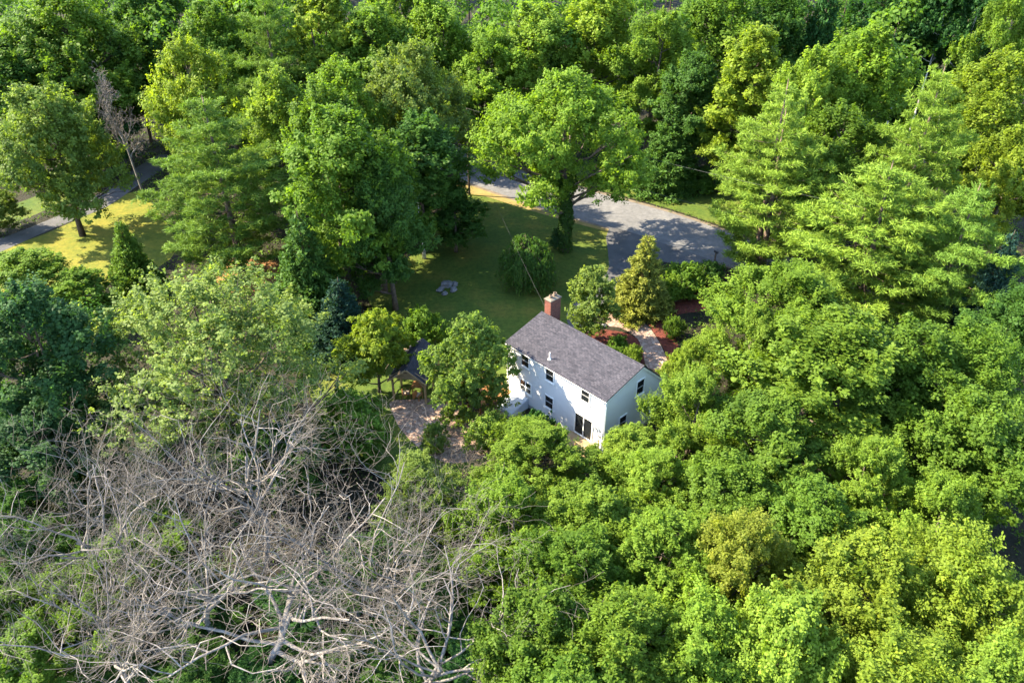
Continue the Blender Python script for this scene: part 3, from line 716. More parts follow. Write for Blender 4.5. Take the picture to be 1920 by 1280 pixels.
def proto_pine(seed, h, r, clear=0.12, whorls=22, blades=15, trunks=1, irregular=0.35, length=0.5, width=0.14):
    """white pine: tiers of long flat boughs that end in tufts"""
    rng = np.random.default_rng(seed); m = MB(); tr = h * 0.013
    P, D, V = [], [], []
    for q in range(trunks):
        lean = rng.normal(size=2) * 0.02 * h; bx = 0.0 if trunks == 1 else (q - 0.5) * 1.0
        hh = h * (1 - 0.12 * q)
        def ax(z): t = z / hh; return np.array([bx * (1 + t) + lean[0] * t, lean[1] * t, z])
        m.tube([tuple(ax(z)) for z in np.linspace(-0.4, hh, 8)], list(np.linspace(tr * 1.25, 0.03, 8)), 8)
        for w in range(whorls):
            t = clear + (1 - clear) * ((w + rng.uniform(-.3, .3)) / whorls); t = min(max(t, clear * .8), 0.985); z = t * hh
            prof = min(1.0, (1 - t) * 1.9 + 0.10) * (0.72 + 0.28 * min(1, (t - clear * 0.5) / 0.25))
            nb = 5 if t < 0.9 else 4
            a0 = rng.uniform(0, 6.28)
            for b in range(nb):
                a = a0 + b * 6.283 / nb + rng.uniform(-.35, .35)
                if trunks == 2 and math.cos(a) * (1 if q else -1) < -0.4: continue
                ln = r * prof * rng.uniform(1 - irregular, 1.1)
                if rng.random() < 0.08: ln *= 0.4
                rise = 0.18 + 0.55 * max(0, t - 0.6) + rng.uniform(-.1, .12)
                o = ax(z); dr = np.array([math.cos(a), math.sin(a), 0]); sd = np.array([-math.sin(a), math.cos(a), 0])
                def pt(s): return o + dr * ln * s + np.array([0, 0, ln * (rise * s - 0.22 * s * (1 - s))])
                m.tube([tuple(pt(s)) for s in (0, .35, .7, 1.0)], [tr * .34 * (1.05 - t), tr * .24 * (1.05 - t), tr * .13 * (1.05 - t) + .008, 0.008], 4, cap=False)
                ntf = max(4, int(ln * ln * 0.9 + ln * 4.2))
                s = 1 - (rng.random(ntf) ** 1.3) * (0.68 if t < 0.5 else 0.95)
                wd = ln * 0.30 * np.sin(np.clip(s, 0, 1) * math.pi * 0.78) * rng.uniform(-1, 1, ntf)
                bv = rng.normal() * 0.09
                for si, wi in zip(s, wd):
                    P.append(pt(si) + sd * wi + np.array([0, 0, rng.uniform(-0.04, 0.10) * ln * 0.5])); D.append(dr * 0.7 + sd * np.sign(wi) * 0.35); V.append(bv + rng.normal() * 0.07)
        P.append(ax(hh)); D.append(np.array([0, 0, 1.0])); V.append(0.1)
    P, D, V = np.array(P), np.array(D), np.array(V)
    crown = needle_tufts(rng, P, D, V, blades, length, width, M['needle'])
    return dict(parts=[('trunk', m.mesh('trunk', M['bark_pine'], True)), ('crown', crown)], h=h, r=r)

def proto_spruce(seed, h, r, blades=12, length=0.26, width=0.3, tiers=26):
    rng = np.random.default_rng(seed); m = MB()
    m.tube([(0, 0, -0.3), (0, 0, h * 0.5), (0, 0, h)], [h * 0.02, h * 0.012, 0.02], 8)
    P, D, V = [], [], []
    for w in range(tiers):
        t = 0.03 + 0.95 * w / tiers; z = t * h; nb = max(5, int(11 * (1 - t)) + 4)
        for b in range(nb):
            a = w * 0.7 + b * 6.283 / nb + rng.uniform(-.2, .2); ln = r * (1 - t) ** 0.85 * rng.uniform(0.55, 1.2) + 0.12
            dr = np.array([math.cos(a), math.sin(a), 0]); sd = np.array([-math.sin(a), math.cos(a), 0])
            m.tube([(0, 0, z), tuple(dr * ln + np.array([0, 0, z - 0.1 * ln]))], [0.025, 0.006], 4, cap=False)
            k = max(3, int(ln * 9)); bv = rng.normal() * 0.1
            for _ in range(k):
                s = 1 - 0.75 * rng.random() ** 1.4
                P.append(dr * ln * s + sd * ln * 0.22 * rng.uniform(-1, 1) + np.array([0, 0, z - 0.22 * ln * s + 0.12 * ln * s * s])); D.append(dr); V.append(bv + rng.normal() * 0.08)
    P, D, V = np.array(P), np.array(D), np.array(V)
    crown = needle_tufts(rng, P, D, V, blades, length, width, M['needle'], 0.25)
    return dict(parts=[('trunk', m.mesh('trunk', M['bark_dark'], True)), ('crown', crown)], h=h, r=r)

def proto_weeping(seed, h, r):
    rng = np.random.default_rng(seed); m = MB()
    m.tube([(0, 0, -0.3), (0.1, 0, h * 0.3), (0, 0.1, h * 0.7)], [0.22, 0.17, 0.1], 8)
    c, ax, lv = [], [], []
    for i in range(300):
        a = rng.uniform(0, 6.283); rr = r * math.sqrt(rng.random()) * rng.uniform(0.8, 1.05) * (0.82 + 0.2 * math.sin(3 * a + 1) + 0.1 * math.sin(5 * a))
        top = (1 + 0.08 * math.sin(2 * a + 0.5)) * h * (1.0 - 0.5 * (rr / r) ** 2) * rng.uniform(0.9, 1.03); bot = h * rng.uniform(0.06, 0.5) * (0.4 + 0.6 * rr / r)
        if rr < 0.45 * r: bot = top * rng.uniform(0.6, 0.85)
        x, y = rr * math.cos(a), rr * math.sin(a); sw = 1 + 0.10 * rng.random()
        if i % 4 == 0: m.tube([(0, 0, h * 0.6), (x * .55, y * .55, top * 1.0), (x, y, top * 0.93), (x * sw, y * sw, bot)], [0.05, 0.03, 0.02, 0.005], 4, cap=False)
        k = int(60 * (top - bot) / h) + 14; ts = rng.random(k); vv = rng.normal() * 0.12
        for t in ts:
            c.append((x * (1 + (sw - 1) * t) + rng.normal() * .12, y * (1 + (sw - 1) * t) + rng.normal() * .12, top + (bot - top) * t)); ax.append((rng.normal() * .25 + x / r * .25, rng.normal() * .25 + y / r * .25, -1)); lv.append(0.5 + vv + rng.normal() * 0.15)
    c, ax, lv = np.array(c), np.array(ax), np.array(lv)
    n = c * np.array([1, 1, 0]) / r + rng.normal(size=c.shape) * 0.5 + np.array([0, 0, 0.4])
    crown = leaf_mesh('crown', c, n, 0.34 * rng.uniform(0.6, 1.3, len(c)), 0.30, lv, M['leaf'], rng, axis=ax)
    return dict(parts=[('trunk', m.mesh('trunk', M['bark_dark'], True)), ('crown', crown)], h=h, r=r)

def proto_dead(seed, h, r, forks=7, depth=4, mat='dead', thick=0.019, density=1.0, minr=0.009, lift=0.25):
    """leafless tree of gnarled, spreading limbs"""
    rng = np.random.default_rng(seed); m = MB(); tw = MB()
    def grow(p, d, ln, rad, lev):
        steps = 5 if lev < 3 else 4
        pts = [p]; rads = [rad]; q = p.copy(); dd = d.copy()
        for s in range(steps):
            dd = dd + rng.normal(size=3) * (0.24 if lev < 2 else 0.34) + np.array([0, 0, lift * 0.18 if lev < 3 else 0.02]); dd /= np.linalg.norm(dd)
            q = q + dd * ln / steps; pts.append(q.copy()); rads.append(max(minr, rad * (1 - 0.62 * (s + 1) / steps)))
        (m if lev < 3 else tw).tube([tuple(x) for x in pts], rads, 7 if lev < 2 else (5 if lev < 3 else 3), cap=False)
        if lev >= depth: return
        kids = {0: forks, 1: 5, 2: 4.0, 3: 2.4, 4: 2}[lev] * density
        kids = int(kids) + (rng.random() < kids - int(kids))
        for k in range(kids):
            s = rng.uniform(0.3 if lev else 0.42, 1.0); i = min(steps - 1, int(s * steps)); f = s * steps - i
            b = pts[i] * (1 - f) + pts[i + 1] * f
            ang = rng.uniform(0.35, 1.15); perp = np.cross(d, sphere_dirs(rng, 1)[0]); perp /= np.linalg.norm(perp) + 1e-9
            nd = d * math.cos(ang) + perp * math.sin(ang)
            if lev == 0:
                a = k * 2.4 + rng.uniform(-.4, .4); el = rng.uniform(0.25, 1.0); nd = np.array([math.cos(a) * math.cos(el), math.sin(a) * math.cos(el), math.sin(el)])
            nd[2] = max(nd[2], -0.35)
            nl = (r * rng.uniform(0.75, 1.15) / max(0.55, math.hypot(nd[0], nd[1]) + .25) if lev == 0 else ln * rng.uniform(0.42, 0.72))
            grow(b, nd / np.linalg.norm(nd), nl, max(minr, rads[i] * rng.uniform(0.48, 0.70)), lev + 1)
    grow(np.array([0, 0, -0.4]), np.array([0.05, 0, 1.0]), h * 0.62, h * thick, 0)
    return dict(parts=[('trunk', m.mesh('trunk', M[mat], True)), ('twigs', tw.mesh('twigs', M['twig' if mat == 'twig' else 'dead_twig'], True))], h=h, r=r)

K = {}
K['maple_a'] = proto_broad(11, 18, 6.0, 0.16, 20, 0.26, 55000, sprig=1.0, lobe=(0.16, 0.40))
K['maple_b'] = proto_broad(12, 18, 6.0, 0.14, 18, 0.26, 55000, sprig=1.1, peak=0.35, lobe=(0.15, 0.36))
K['maple_c'] = proto_broad(13, 19, 5.5, 0.12, 20, 0.27, 52000, sprig=0.8, peak=0.5, puff=(0.10, 0.17))
K['oak_a'] = proto_broad(21, 18, 8.0, 0.18, 22, 0.29, 64000, lobe=(0.20, 0.32), puff=(0.075, 0.125), bark='bark_dark', sprig=0.7)
K['oak_b'] = proto_broad(22, 21, 10.0, 0.33, 28, 0.30, 78000, lobe=(0.17, 0.27), puff=(0.06, 0.10), sprig=0.9, peak=0.4, tr=0.45)
K['fine_a'] = proto_broad(31, 12, 5.0, 0.08, 24, 0.19, 85000, puff=(0.07, 0.13), lobe=(0.14, 0.36), sprig=1.4, aspect=0.55)
K['fine_b'] = proto_broad(32, 12, 5.0, 0.08, 20, 0.19, 85000, puff=(0.06, 0.12), lobe=(0.13, 0.34), sprig=1.9, aspect=0.6)
K['fine_c'] = proto_broad(33, 12, 5.2, 0.06, 22, 0.215, 80000, lobe=(0.14, 0.4), puff=(0.09, 0.15), sprig=1.0, peak=0.5)
K['feather'] = proto_broad(34, 12, 4.6, 0.06, 26, 0.20, 80000, puff=(0.05, 0.10), lobe=(0.16, 0.28), sprig=1.6, aspect=0.5)
K['airy'] = proto_broad(41, 16, 8.0, 0.15, 26, 0.19, 62000, puff=(0.035, 0.07), lobe=(0.18, 0.30), sprig=0.8, trunks=2, sparse=0.55)
K['column'] = proto_broad(51, 18, 3.6, 0.15, 16, 0.29, 32000, lobe=(0.34, 0.55), puff=(0.13, 0.23), peak=0.3)
K['thin'] = proto_broad(52, 20, 4.5, 0.45, 12, 0.29, 26000, lobe=(0.24, 0.38), trunks=3, bark='bark_dark')
K['birch'] = proto_broad(53, 19, 3.6, 0.5, 10, 0.26, 15000, lobe=(0.26, 0.42), bark='bark_birch', tr=0.13)
K['round'] = proto_broad(61, 9, 4.0, 0.0, 20, 0.20, 42000, puff=(0.075, 0.12), lobe=(0.26, 0.38), sprig=0.1)
K['layered'] = proto_broad(62, 7, 3.4, 0.14, 15, 0.20, 26000, puff=(0.10, 0.16), lobe=(0.20, 0.30), sprig=0.0, peak=0.3)
K['small'] = proto_broad(63, 8, 2.6, 0.10, 12, 0.19, 24000, lobe=(0.3, 0.45))
K['shrub'] = proto_broad(71, 2.4, 1.7, 0.04, 9, 0.15, 9000, lobe=(0.35, 0.5), puff=(0.13, 0.2), tr=0.04, trunks=2)
K['shrub_b'] = proto_broad(72, 2.2, 1.8, 0.03, 12, 0.13, 10000, lobe=(0.28, 0.42), puff=(0.10, 0.17), tr=0.04, trunks=2, sprig=0.9)
K['pine_a'] = proto_pine(81, 21, 6.2, whorls=17, irregular=0.5, blades=27)
K['pine_b'] = proto_pine(82, 22, 5.6, 0.10, 18, trunks=2, irregular=0.5, blades=26)
K['pine_c'] = proto_pine(83, 18, 6.0, 0.05, 15, irregular=0.4, blades=28)
K['hemlock'] = proto_spruce(91, 9, 3.0, blades=10, length=0.34, width=0.34, tiers=24)
K['spruce'] = proto_spruce(92, 9, 2.6, blades=13, length=0.30, width=0.30, tiers=24)
K['weeping'] = proto_weeping(95, 5.5, 3.0)
K['dead_a'] = proto_dead(101, 16, 8.5, 10, density=1.25)
K['dead_b'] = proto_dead(102, 14, 8.0, 10, density=1.25)
K['dead_c'] = proto_dead(103, 14, 7.5, 9, density=1.2)
K['bare'] = proto_dead(104, 16, 3.0, 15, 4, density=0.95, thick=0.015, lift=1.0, minr=0.024)
K['brush'] = proto_dead(105, 5, 3.2, 9, 4, mat='twig', thick=0.012, lift=0.4)

for p in K.values():            # true extents, so that heights and widths below come out as given
    zs, rs_ = [], []
    for nm, me in p['parts']:
        a = np.empty(len(me.vertices) * 3, np.float32); me.vertices.foreach_get('co', a); a = a.reshape(-1, 3)
        zs.append(a[:, 2].max()); rs_.append(np.percentile(np.hypot(a[:, 0], a[:, 1]), 98.5))
    p['h'] = max(zs); p['r'] = max(rs_)

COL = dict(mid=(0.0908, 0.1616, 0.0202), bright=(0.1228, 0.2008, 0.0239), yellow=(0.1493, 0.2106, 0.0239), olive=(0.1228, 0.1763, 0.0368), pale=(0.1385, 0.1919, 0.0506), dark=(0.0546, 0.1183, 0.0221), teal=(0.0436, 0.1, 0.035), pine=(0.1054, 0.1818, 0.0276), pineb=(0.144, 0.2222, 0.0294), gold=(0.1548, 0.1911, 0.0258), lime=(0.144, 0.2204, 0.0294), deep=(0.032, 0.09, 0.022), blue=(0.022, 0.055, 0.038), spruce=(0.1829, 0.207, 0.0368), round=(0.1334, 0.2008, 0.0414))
NAMES = dict(pine='pine_tree', hemlock='conifer', spruce='spruce_tree', weeping='weeping_tree', dead='dead_tree', bare='bare_tree', brush='bare_bush',
             shrub='shrub', birch='birch_tree')
trng = random.Random(3)
SPOTS = []
def plant(kind, px, ytop, ybase, wpx, col, label, group=None, cat=None):
    base = at(px, ybase); top, mpp = at_dist(px, ytop, base.y)
    p = K[kind]; gz = ground_z(top.x, top.y)
    h = top.z - gz; rad = wpx * mpp / 2
    e = empty(NAMES.get(kind.split('_')[0], 'deciduous_tree'), (top.x, top.y, gz), trng.uniform(0, 6.283))
    q = trng.uniform(0.9, 1.12)
    e.scale = (rad / p['r'] * q, rad / p['r'] / q, h / p['h'])
    e.rotation_euler = (trng.uniform(-.05, .05), trng.uniform(-.05, .05), e.rotation_euler.z)
    c = COL[col]; j = trng.uniform(0.9, 1.1)
    for nm, me in p['parts']:
        o = link(nm, me, e); o.color = (c[0] * j, c[1] * j * trng.uniform(.97, 1.03), c[2] * j, 1)
    shrub = kind.startswith('shrub') or kind == 'brush'
    tag(e, label, cat or ('shrub' if shrub else 'tree'), group or ('shrubs around the garden' if shrub else 'trees around the house'))
    SPOTS.append((kind, px, ytop, round(h, 1), round(rad * 2, 1), round(top.y)))
    return e
FG, BG, LG, RG = 'trees in front of the house', 'trees beyond the road', 'trees left of the lawn', 'trees right of the house'
# beyond the road and along the top of the picture
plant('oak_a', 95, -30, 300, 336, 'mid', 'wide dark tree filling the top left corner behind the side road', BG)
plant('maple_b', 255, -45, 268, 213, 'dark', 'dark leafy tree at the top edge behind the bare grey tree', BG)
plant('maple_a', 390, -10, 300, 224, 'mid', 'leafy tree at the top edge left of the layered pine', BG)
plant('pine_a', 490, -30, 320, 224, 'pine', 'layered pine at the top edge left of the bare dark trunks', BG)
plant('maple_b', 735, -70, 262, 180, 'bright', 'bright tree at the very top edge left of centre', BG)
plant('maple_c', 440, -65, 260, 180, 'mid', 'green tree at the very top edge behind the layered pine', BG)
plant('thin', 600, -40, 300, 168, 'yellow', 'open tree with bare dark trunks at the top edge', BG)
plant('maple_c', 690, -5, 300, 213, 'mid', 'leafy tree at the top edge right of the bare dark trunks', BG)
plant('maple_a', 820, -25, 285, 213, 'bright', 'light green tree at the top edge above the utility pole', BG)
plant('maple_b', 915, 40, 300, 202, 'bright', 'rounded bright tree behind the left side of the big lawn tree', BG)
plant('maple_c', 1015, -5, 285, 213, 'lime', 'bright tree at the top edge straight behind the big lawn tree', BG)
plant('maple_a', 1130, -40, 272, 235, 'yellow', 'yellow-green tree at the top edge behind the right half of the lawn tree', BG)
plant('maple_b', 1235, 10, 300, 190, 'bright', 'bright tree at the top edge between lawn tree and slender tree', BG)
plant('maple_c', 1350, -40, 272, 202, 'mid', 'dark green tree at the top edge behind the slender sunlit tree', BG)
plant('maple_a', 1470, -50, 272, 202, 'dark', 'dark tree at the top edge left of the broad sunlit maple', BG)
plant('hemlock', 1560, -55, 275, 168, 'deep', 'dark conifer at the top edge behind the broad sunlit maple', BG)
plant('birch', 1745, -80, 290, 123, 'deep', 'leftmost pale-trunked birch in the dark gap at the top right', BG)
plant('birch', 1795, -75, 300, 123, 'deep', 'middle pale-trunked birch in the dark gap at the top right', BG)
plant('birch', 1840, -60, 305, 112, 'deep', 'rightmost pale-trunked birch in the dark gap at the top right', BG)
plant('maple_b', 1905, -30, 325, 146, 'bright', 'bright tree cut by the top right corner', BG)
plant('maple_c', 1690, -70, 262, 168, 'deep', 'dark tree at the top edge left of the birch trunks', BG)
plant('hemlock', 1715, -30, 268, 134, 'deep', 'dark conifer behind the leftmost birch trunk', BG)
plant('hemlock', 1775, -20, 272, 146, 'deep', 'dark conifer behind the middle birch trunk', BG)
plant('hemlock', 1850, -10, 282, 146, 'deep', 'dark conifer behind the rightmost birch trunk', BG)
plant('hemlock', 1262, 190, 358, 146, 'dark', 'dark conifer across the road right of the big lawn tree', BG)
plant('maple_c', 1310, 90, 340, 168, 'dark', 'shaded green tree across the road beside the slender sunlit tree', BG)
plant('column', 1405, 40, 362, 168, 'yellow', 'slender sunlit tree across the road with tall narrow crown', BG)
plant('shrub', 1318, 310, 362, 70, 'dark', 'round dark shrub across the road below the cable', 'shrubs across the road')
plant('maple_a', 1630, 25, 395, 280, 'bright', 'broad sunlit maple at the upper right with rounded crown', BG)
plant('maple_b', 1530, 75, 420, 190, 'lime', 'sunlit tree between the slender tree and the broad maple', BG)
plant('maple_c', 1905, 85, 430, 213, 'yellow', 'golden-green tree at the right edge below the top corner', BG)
# left of the lawn
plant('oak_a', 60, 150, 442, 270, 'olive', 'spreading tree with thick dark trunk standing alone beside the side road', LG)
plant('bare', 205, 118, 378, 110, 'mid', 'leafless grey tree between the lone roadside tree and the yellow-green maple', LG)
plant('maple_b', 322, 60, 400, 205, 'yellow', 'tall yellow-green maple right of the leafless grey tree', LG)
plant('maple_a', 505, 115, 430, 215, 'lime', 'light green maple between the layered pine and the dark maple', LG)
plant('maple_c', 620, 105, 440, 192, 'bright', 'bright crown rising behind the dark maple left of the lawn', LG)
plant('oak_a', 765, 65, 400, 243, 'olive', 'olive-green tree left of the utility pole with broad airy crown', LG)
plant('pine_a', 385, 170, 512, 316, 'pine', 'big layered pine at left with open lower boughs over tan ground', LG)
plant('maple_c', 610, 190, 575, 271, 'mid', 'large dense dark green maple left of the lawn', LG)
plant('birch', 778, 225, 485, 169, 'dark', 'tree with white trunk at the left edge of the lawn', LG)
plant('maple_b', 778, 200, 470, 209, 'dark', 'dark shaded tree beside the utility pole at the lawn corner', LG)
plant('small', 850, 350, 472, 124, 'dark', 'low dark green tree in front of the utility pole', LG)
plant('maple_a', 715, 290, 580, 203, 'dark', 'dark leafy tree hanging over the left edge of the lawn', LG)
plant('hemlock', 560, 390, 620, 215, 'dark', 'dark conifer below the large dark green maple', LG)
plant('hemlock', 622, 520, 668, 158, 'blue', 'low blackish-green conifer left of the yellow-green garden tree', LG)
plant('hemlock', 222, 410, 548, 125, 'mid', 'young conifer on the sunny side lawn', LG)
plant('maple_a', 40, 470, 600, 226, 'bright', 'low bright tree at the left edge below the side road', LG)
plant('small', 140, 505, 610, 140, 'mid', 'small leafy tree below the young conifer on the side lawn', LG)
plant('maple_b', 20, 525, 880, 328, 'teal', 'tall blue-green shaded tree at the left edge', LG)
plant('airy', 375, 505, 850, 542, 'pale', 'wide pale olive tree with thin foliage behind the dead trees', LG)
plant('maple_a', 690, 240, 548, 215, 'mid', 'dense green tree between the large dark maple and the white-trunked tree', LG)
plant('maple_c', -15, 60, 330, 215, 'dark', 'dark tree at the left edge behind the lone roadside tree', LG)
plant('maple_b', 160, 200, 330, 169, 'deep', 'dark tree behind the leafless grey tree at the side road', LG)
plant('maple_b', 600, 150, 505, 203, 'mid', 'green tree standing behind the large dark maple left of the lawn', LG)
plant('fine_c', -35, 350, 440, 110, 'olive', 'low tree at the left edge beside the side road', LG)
# lawn and garden
plant('oak_b', 1075, 112, 470, 375, 'bright', 'big spreading tree with vine-covered trunk on the lawn by the road', 'trees on the lawn')
big = bpy.data.objects[[o.name for o in bpy.data.objects if o.get('label', '').startswith('big spreading tree')][0]]
ir = np.random.default_rng(9); k = 5200
zz = ir.random(k) ** 0.8 * 9.5; aa = ir.uniform(0, 6.283, k); rr_ = 0.55 + 0.35 * ir.random(k) + 0.35 * np.sin(zz * 1.3 + aa) * ir.random(k) + np.clip(zz - 5, 0, 9) * 0.14
o = link('ivy', leaf_mesh('ivy', np.column_stack([rr_ * np.cos(aa), rr_ * np.sin(aa), zz]), np.column_stack([np.cos(aa), np.sin(aa), np.full(k, .4)]) + ir.normal(size=(k, 3)) * .4, ir.uniform(.15, .32, k), 0.8, 0.5 + ir.normal(size=k) * .15, M['leaf'], ir), big)
o.color = (.05, .10, .02, 1); o['label'] = 'dark green climbing vine around the trunk'
plant('weeping', 990, 436, 538, 118, 'dark', 'dome-shaped weeping tree on the shaded lawn', 'trees on the lawn')
plant('shrub', 1050, 425, 465, 42, 'teal', 'small dark shrub at the foot of the big lawn tree')
plant('spruce', 1210, 440, 584, 140, 'spruce', 'golden spruce with pointed top beside the driveway', 'trees on the lawn')
plant('small', 1112, 493, 640, 105, 'olive', 'small airy tree behind the house roof next to the golden spruce', 'trees on the lawn')
plant('layered', 694, 578, 735, 160, 'yellow', 'yellow-green layered garden tree left of the pavilion', 'trees on the lawn')
plant('round', 880, 582, 785, 178, 'round', 'round dense light green tree between pavilion and house', 'trees on the lawn')
plant('shrub_b', 915, 770, 838, 95, 'round', 'leafy light green bush on the patio between the round tree and the house')
plant('shrub', 815, 790, 845, 60, 'olive', 'low olive bush at the patio edge below the round tree')
plant('shrub', 790, 575, 655, 95, 'mid', 'rounded green shrub behind the pavilion roof')
plant('shrub_b', 1290, 492, 550, 95, 'mid', 'leafy green shrub between golden spruce and letter box')
plant('shrub', 1335, 488, 535, 60, 'dark', 'dark green shrub beside the letter box')
plant('shrub_b', 1262, 515, 565, 70, 'bright', 'bright shrub at the foot of the golden spruce')
plant('shrub', 1160, 628, 668, 50, 'mid', 'low green shrub in the mulch bed beside the garden walk')
plant('shrub_b', 1188, 645, 682, 42, 'lime', 'light green low plant in the mulch bed just behind the roof ridge')
plant('shrub_b', 1268, 592, 632, 45, 'mid', 'green shrub at the far bend of the garden walk')
plant('shrub', 1004, 768, 838, 80, 'deep', 'round dark shrub against the white wall below the lower window')
# right of the house
plant('pine_b', 1490, 140, 508, 275, 'pineb', 'tall twin-trunked pine beside the road right of the driveway', RG)
plant('pine_a', 1775, 100, 520, 260, 'pineb', 'tallest pine at the right with pointed top', RG)
plant('pine_c', 1690, 290, 590, 354, 'pineb', 'bright layered pine in front of the tallest pine', RG)
plant('pine_c', 1835, 330, 620, 248, 'pine', 'layered pine near the right edge below the golden-green tree', RG)
plant('maple_b', 1590, 190, 480, 229, 'mid', 'green tree between the twin-trunked pine and the tallest pine', RG)
plant('hemlock', 1905, 430, 660, 140, 'blue', 'blue-grey conifer at the right edge', RG)
plant('fine_a', 1490, 490, 700, 322, 'bright', 'bright leafy tree at the foot of the twin-trunked pine', RG)
plant('fine_b', 1425, 560, 740, 195, 'lime', 'light green tree right of the red mulch bed', RG)
plant('feather', 1308, 632, 762, 120, 'yellow', 'feathery yellow-green tree beside the right end of the house', RG)
plant('maple_a', 1560, 575, 860, 390, 'bright', 'large bright maple right of the house', RG)
plant('maple_c', 1720, 600, 850, 252, 'mid', 'green maple right of the large bright maple', RG)
plant('fine_a', 1840, 590, 840, 276, 'mid', 'green tree below the blue-grey conifer at the right edge', RG)
plant('fine_b', 1312, 680, 880, 215, 'lime', 'light green tree close to the shaded end wall of the house', RG)
plant('maple_b', 1455, 750, 960, 264, 'mid', 'green maple below the large bright maple', RG)
plant('fine_c', 1870, 745, 985, 310, 'mid', 'dense green tree at the right edge at mid height', RG)
plant('feather', 1660, 815, 1020, 206, 'lime', 'upright bright tree in front of the large maples', RG)
plant('fine_c', 1190, 798, 915, 150, 'lime', 'low light green tree at the right corner of the house', FG)
plant('maple_b', 1925, 230, 500, 195, 'yellow', 'yellow-green tree cut by the right edge below the golden-green tree', RG)
plant('maple_a', 1945, 520, 760, 229, 'dark', 'dark green tree cut by the right edge below the blue-grey conifer', RG)
# foreground
plant('fine_a', 1012, 800, 928, 250, 'bright', 'low spreading bright tree hiding the foot of the house', FG)
plant('fine_a', 1238, 835, 975, 190, 'lime', 'low bright tree in the gap beside the right corner of the house', FG)
plant('fine_c', 1385, 865, 1060, 241, 'mid', 'green tree left of the dark hollow in the foreground', FG)
plant('maple_c', 1545, 905, 1110, 229, 'mid', 'darker green tree beside the hollow in the foreground', FG)
plant('fine_b', 1790, 890, 1100, 276, 'bright', 'bright tree above the big yellow-green crowns at lower right', FG)
plant('fine_b', 955, 895, 1075, 264, 'bright', 'bright tree right of the dead branches below the patio', FG)
plant('fine_c', 1115, 915, 1090, 264, 'bright', 'bright tree below the right corner of the house', FG)
plant('feather', 1075, 1010, 1205, 299, 'mid', 'feathery green tree in the lower middle', FG)
plant('feather', 1245, 955, 1160, 276, 'bright', 'feathery bright tree left of the olive-yellow crown', FG)
plant('fine_a', 1410, 940, 1195, 264, 'gold', 'olive-yellow round crown in the lower middle', FG)
plant('fine_b', 1640, 985, 1265, 390, 'yellow', 'big yellow-green crown at lower right', FG)
plant('fine_a', 1860, 1000, 1285, 379, 'yellow', 'big yellow-green crown at the lower right edge', FG)
plant('fine_c', 1010, 1120, 1320, 310, 'mid', 'green tree beside the dead branches at the bottom edge', FG)
plant('feather', 1170, 1130, 1360, 333, 'bright', 'feathery bright tree at the bottom edge in the middle', FG)
plant('fine_b', 1330, 1110, 1350, 333, 'bright', 'bright tree at the bottom edge below the olive-yellow crown', FG)
plant('fine_c', 1500, 1140, 1400, 345, 'lime', 'light green tree at the bottom edge left of the big yellow-green crown', FG)
plant('fine_a', 1720, 1170, 1440, 390, 'yellow', 'yellow-green tree at the bottom edge near the right corner', FG)
plant('fine_b', 1910, 1190, 1460, 368, 'lime', 'light green tree in the bottom right corner', FG)
plant('fine_c', 1080, 1270, 1500, 379, 'mid', 'green tree cut by the bottom edge in the middle', FG)
plant('small', 655, 735, 860, 160, 'mid', 'leafy green bush-like tree left of the patio', FG)
plant('brush', 845, 815, 930, 170, 'mid', 'bare brown bush at the front edge of the patio', FG)
plant('fine_a', 780, 855, 990, 206, 'olive', 'thin olive tree mixed with bare twigs below the patio', FG)
plant('fine_b', 700, 1000, 1125, 220, 'dark', 'dark green tree behind the dead branches', FG)
plant('fine_c', 170, 1040, 1170, 270, 'mid', 'green tree seen through the dead branches at left', FG)
plant('fine_b', 40, 1160, 1320, 300, 'mid', 'green tree behind dead branches in the bottom left corner', FG)
plant('maple_b', 500, 800, 935, 210, 'dark', 'dark green tree behind the trunk of the tallest dead tree', FG)
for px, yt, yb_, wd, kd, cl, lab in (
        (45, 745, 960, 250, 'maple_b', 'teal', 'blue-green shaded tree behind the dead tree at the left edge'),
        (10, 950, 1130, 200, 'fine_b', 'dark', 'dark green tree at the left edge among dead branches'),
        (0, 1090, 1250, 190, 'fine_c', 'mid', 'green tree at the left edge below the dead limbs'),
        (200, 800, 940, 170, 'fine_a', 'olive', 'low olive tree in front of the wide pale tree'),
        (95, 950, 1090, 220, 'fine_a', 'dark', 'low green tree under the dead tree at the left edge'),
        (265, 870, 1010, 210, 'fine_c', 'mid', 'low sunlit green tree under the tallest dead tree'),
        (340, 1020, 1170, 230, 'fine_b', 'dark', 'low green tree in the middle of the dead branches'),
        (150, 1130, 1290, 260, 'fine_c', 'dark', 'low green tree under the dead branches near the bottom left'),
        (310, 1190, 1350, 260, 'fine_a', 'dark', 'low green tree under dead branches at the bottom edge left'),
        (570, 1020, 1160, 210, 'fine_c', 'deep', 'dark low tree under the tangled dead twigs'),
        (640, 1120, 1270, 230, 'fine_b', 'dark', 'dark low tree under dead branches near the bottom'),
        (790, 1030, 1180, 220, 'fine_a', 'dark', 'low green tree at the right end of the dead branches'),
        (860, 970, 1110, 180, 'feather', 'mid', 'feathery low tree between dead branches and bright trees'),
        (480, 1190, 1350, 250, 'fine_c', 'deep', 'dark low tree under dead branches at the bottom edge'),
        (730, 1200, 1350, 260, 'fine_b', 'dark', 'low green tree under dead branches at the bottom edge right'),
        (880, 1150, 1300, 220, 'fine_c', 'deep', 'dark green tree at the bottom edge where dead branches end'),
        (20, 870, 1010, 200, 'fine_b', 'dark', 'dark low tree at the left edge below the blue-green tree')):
    plant(kd, px, yt + (92 if px > 60 else 25), yb_, wd, cl, lab, 'low trees under the dead trees')
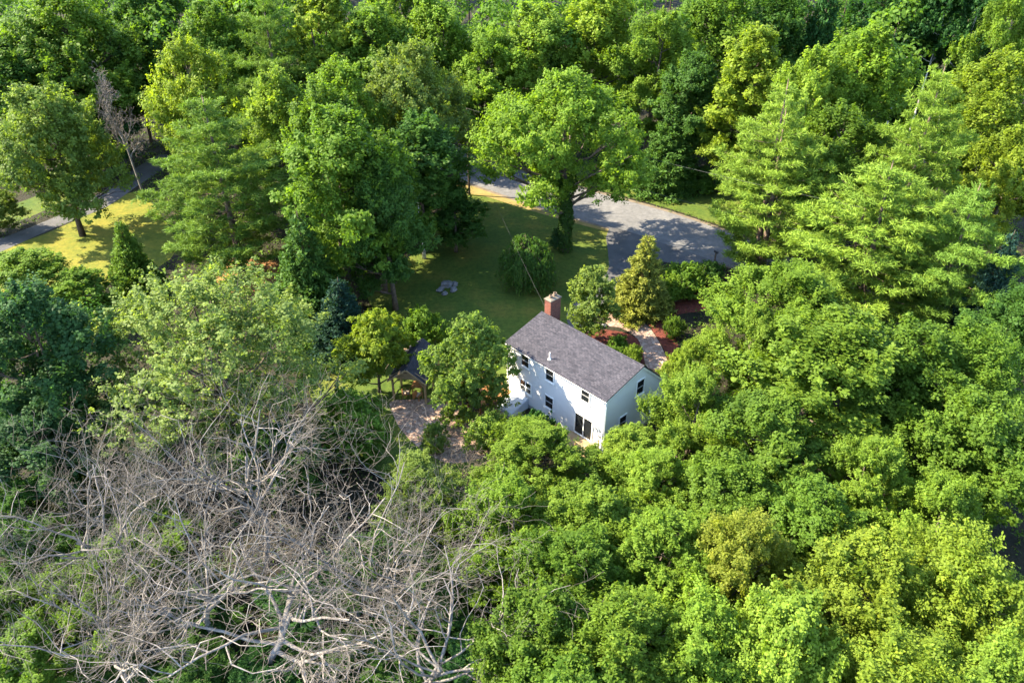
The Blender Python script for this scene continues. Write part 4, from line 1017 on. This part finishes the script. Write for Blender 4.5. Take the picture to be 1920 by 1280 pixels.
plant('dead_a', 390, 640, 1060, 560, 'mid', 'tallest leafless dead tree with pale forked limbs at left', 'dead trees')
plant('dead_c', 120, 690, 1110, 520, 'mid', 'leafless dead tree at the left edge with pale limbs', 'dead trees')
plant('dead_b', 600, 850, 1180, 600, 'mid', 'leafless dead tree with tangled twigs left of the patio trees', 'dead trees')
plant('dead_c', 440, 960, 1290, 940, 'mid', 'leafless dead tree at the bottom edge with thick crooked limbs', 'dead trees')
plant('dead_b', 130, 1020, 1340, 620, 'mid', 'leafless dead tree in the bottom left corner', 'dead trees')
plant('dead_a', 770, 985, 1310, 620, 'mid', 'leafless dead tree at the bottom edge beside the bright foreground trees', 'dead trees')
plant('dead_c', 270, 850, 1220, 640, 'mid', 'leafless dead tree in the middle of the dead group at lower left', 'dead trees')

# far woods beyond the trees one can tell apart: one mass
rng = np.random.default_rng(77)
fc, fn_, fl, fs_ = [], [], [], []
tm = MB()
for row, Yd in enumerate((120, 129, 141, 156, 173, 192, 214, 245)):
    for x in np.arange(-0.66 * Yd - 8, 0.66 * Yd + 9, 10.0):
        bx, by = x + rng.uniform(-3, 3) + (row % 2) * 5, Yd + rng.uniform(-4, 4); hh = rng.uniform(19, 25); rr = rng.uniform(4.5, 6.5); gz = ground_z(bx, by)
        k = 1150 if Yd < 150 else 700
        nlob = 10; lc = np.column_stack([rng.normal(size=(nlob, 2)) * rr * 0.42, rng.uniform(hh * 0.15, hh * 0.92, nlob)]); li = rng.integers(0, nlob, k)
        d = sphere_dirs(rng, k); d[:, 2] = np.abs(d[:, 2]) * 0.9 - 0.15
        p = lc[li] + d * rr * 0.42 * rng.uniform(0.75, 1.1, k)[:, None]
        fc.append(p + np.array([bx, by, gz])); fn_.append(d + np.array([0, 0, .4]) + rng.normal(size=(k, 3)) * 0.35); fl.append(0.5 + rng.normal() * 0.15 + rng.normal(size=nlob)[li] * 0.1 + rng.normal(size=k) * 0.14); fs_.append(rng.uniform(0.4, 0.75, k) if Yd < 150 else rng.uniform(0.7, 1.2, k))
        tm.tube([(bx, by, gz - 0.3), (bx + rng.normal() * .4, by, gz + hh * 0.8)], [0.25, 0.08], 5, cap=False)
o = link('far_woods', leaf_mesh('far_woods', np.concatenate(fc), np.concatenate(fn_), np.concatenate(fs_), 0.7, np.concatenate(fl), M['leaf'], rng))
o.color = (.07, .14, .02, 1); tag(o, 'dense green woods receding beyond the trees along the top', 'woods', kind='stuff')
o = tm.build('far_woods_trunks', M['bark_dark']); tag(o, 'trunks of the dense woods beyond the trees along the top', 'woods', kind='stuff')

# undergrowth on the forest floor
def scatter(n, xr, yr):
    x = rng.uniform(*xr, n); y = yr[0] + (yr[1] - yr[0]) * rng.random(n)
    ok = np.ones(n, bool)
    for poly in no_plant: ok &= ~inside(poly, x, y)
    ca, sa = -UX, -UY; dx, dy = x - house.location.x, y - house.location.y
    lx, ly = ca * dx + sa * dy, -sa * dx + ca * dy
    ok &= ~((lx > -3) & (lx < EL + 0.5) & (ly > -2.5) & (ly < EW + 1))
    return x[ok], y[ok]
x, y = scatter(13000, (-75, 75), (12, 128))
k = 10; idx = np.repeat(np.arange(len(x)), k); n = len(idx)
pr = rng.uniform(0.35, 0.9, len(x)); d = sphere_dirs(rng, n); d[:, 2] = np.abs(d[:, 2])
c = np.column_stack([x, y, np.zeros(len(x))])[idx] + d * pr[idx][:, None] * np.array([1, 1, 0.9])
o = link('undergrowth', leaf_mesh('undergrowth', c, d * .6 + np.array([0, 0, .5]) + rng.normal(size=(n, 3)) * .4, rng.uniform(.16, .34, n), 0.6, 0.5 + rng.normal(size=len(x))[idx] * 0.15 + rng.normal(size=n) * 0.14, M['leaf'], rng))
o.color = (.07, .125, .02, 1); tag(o, 'low green undergrowth covering the forest floor between the trees', 'undergrowth', kind='stuff')
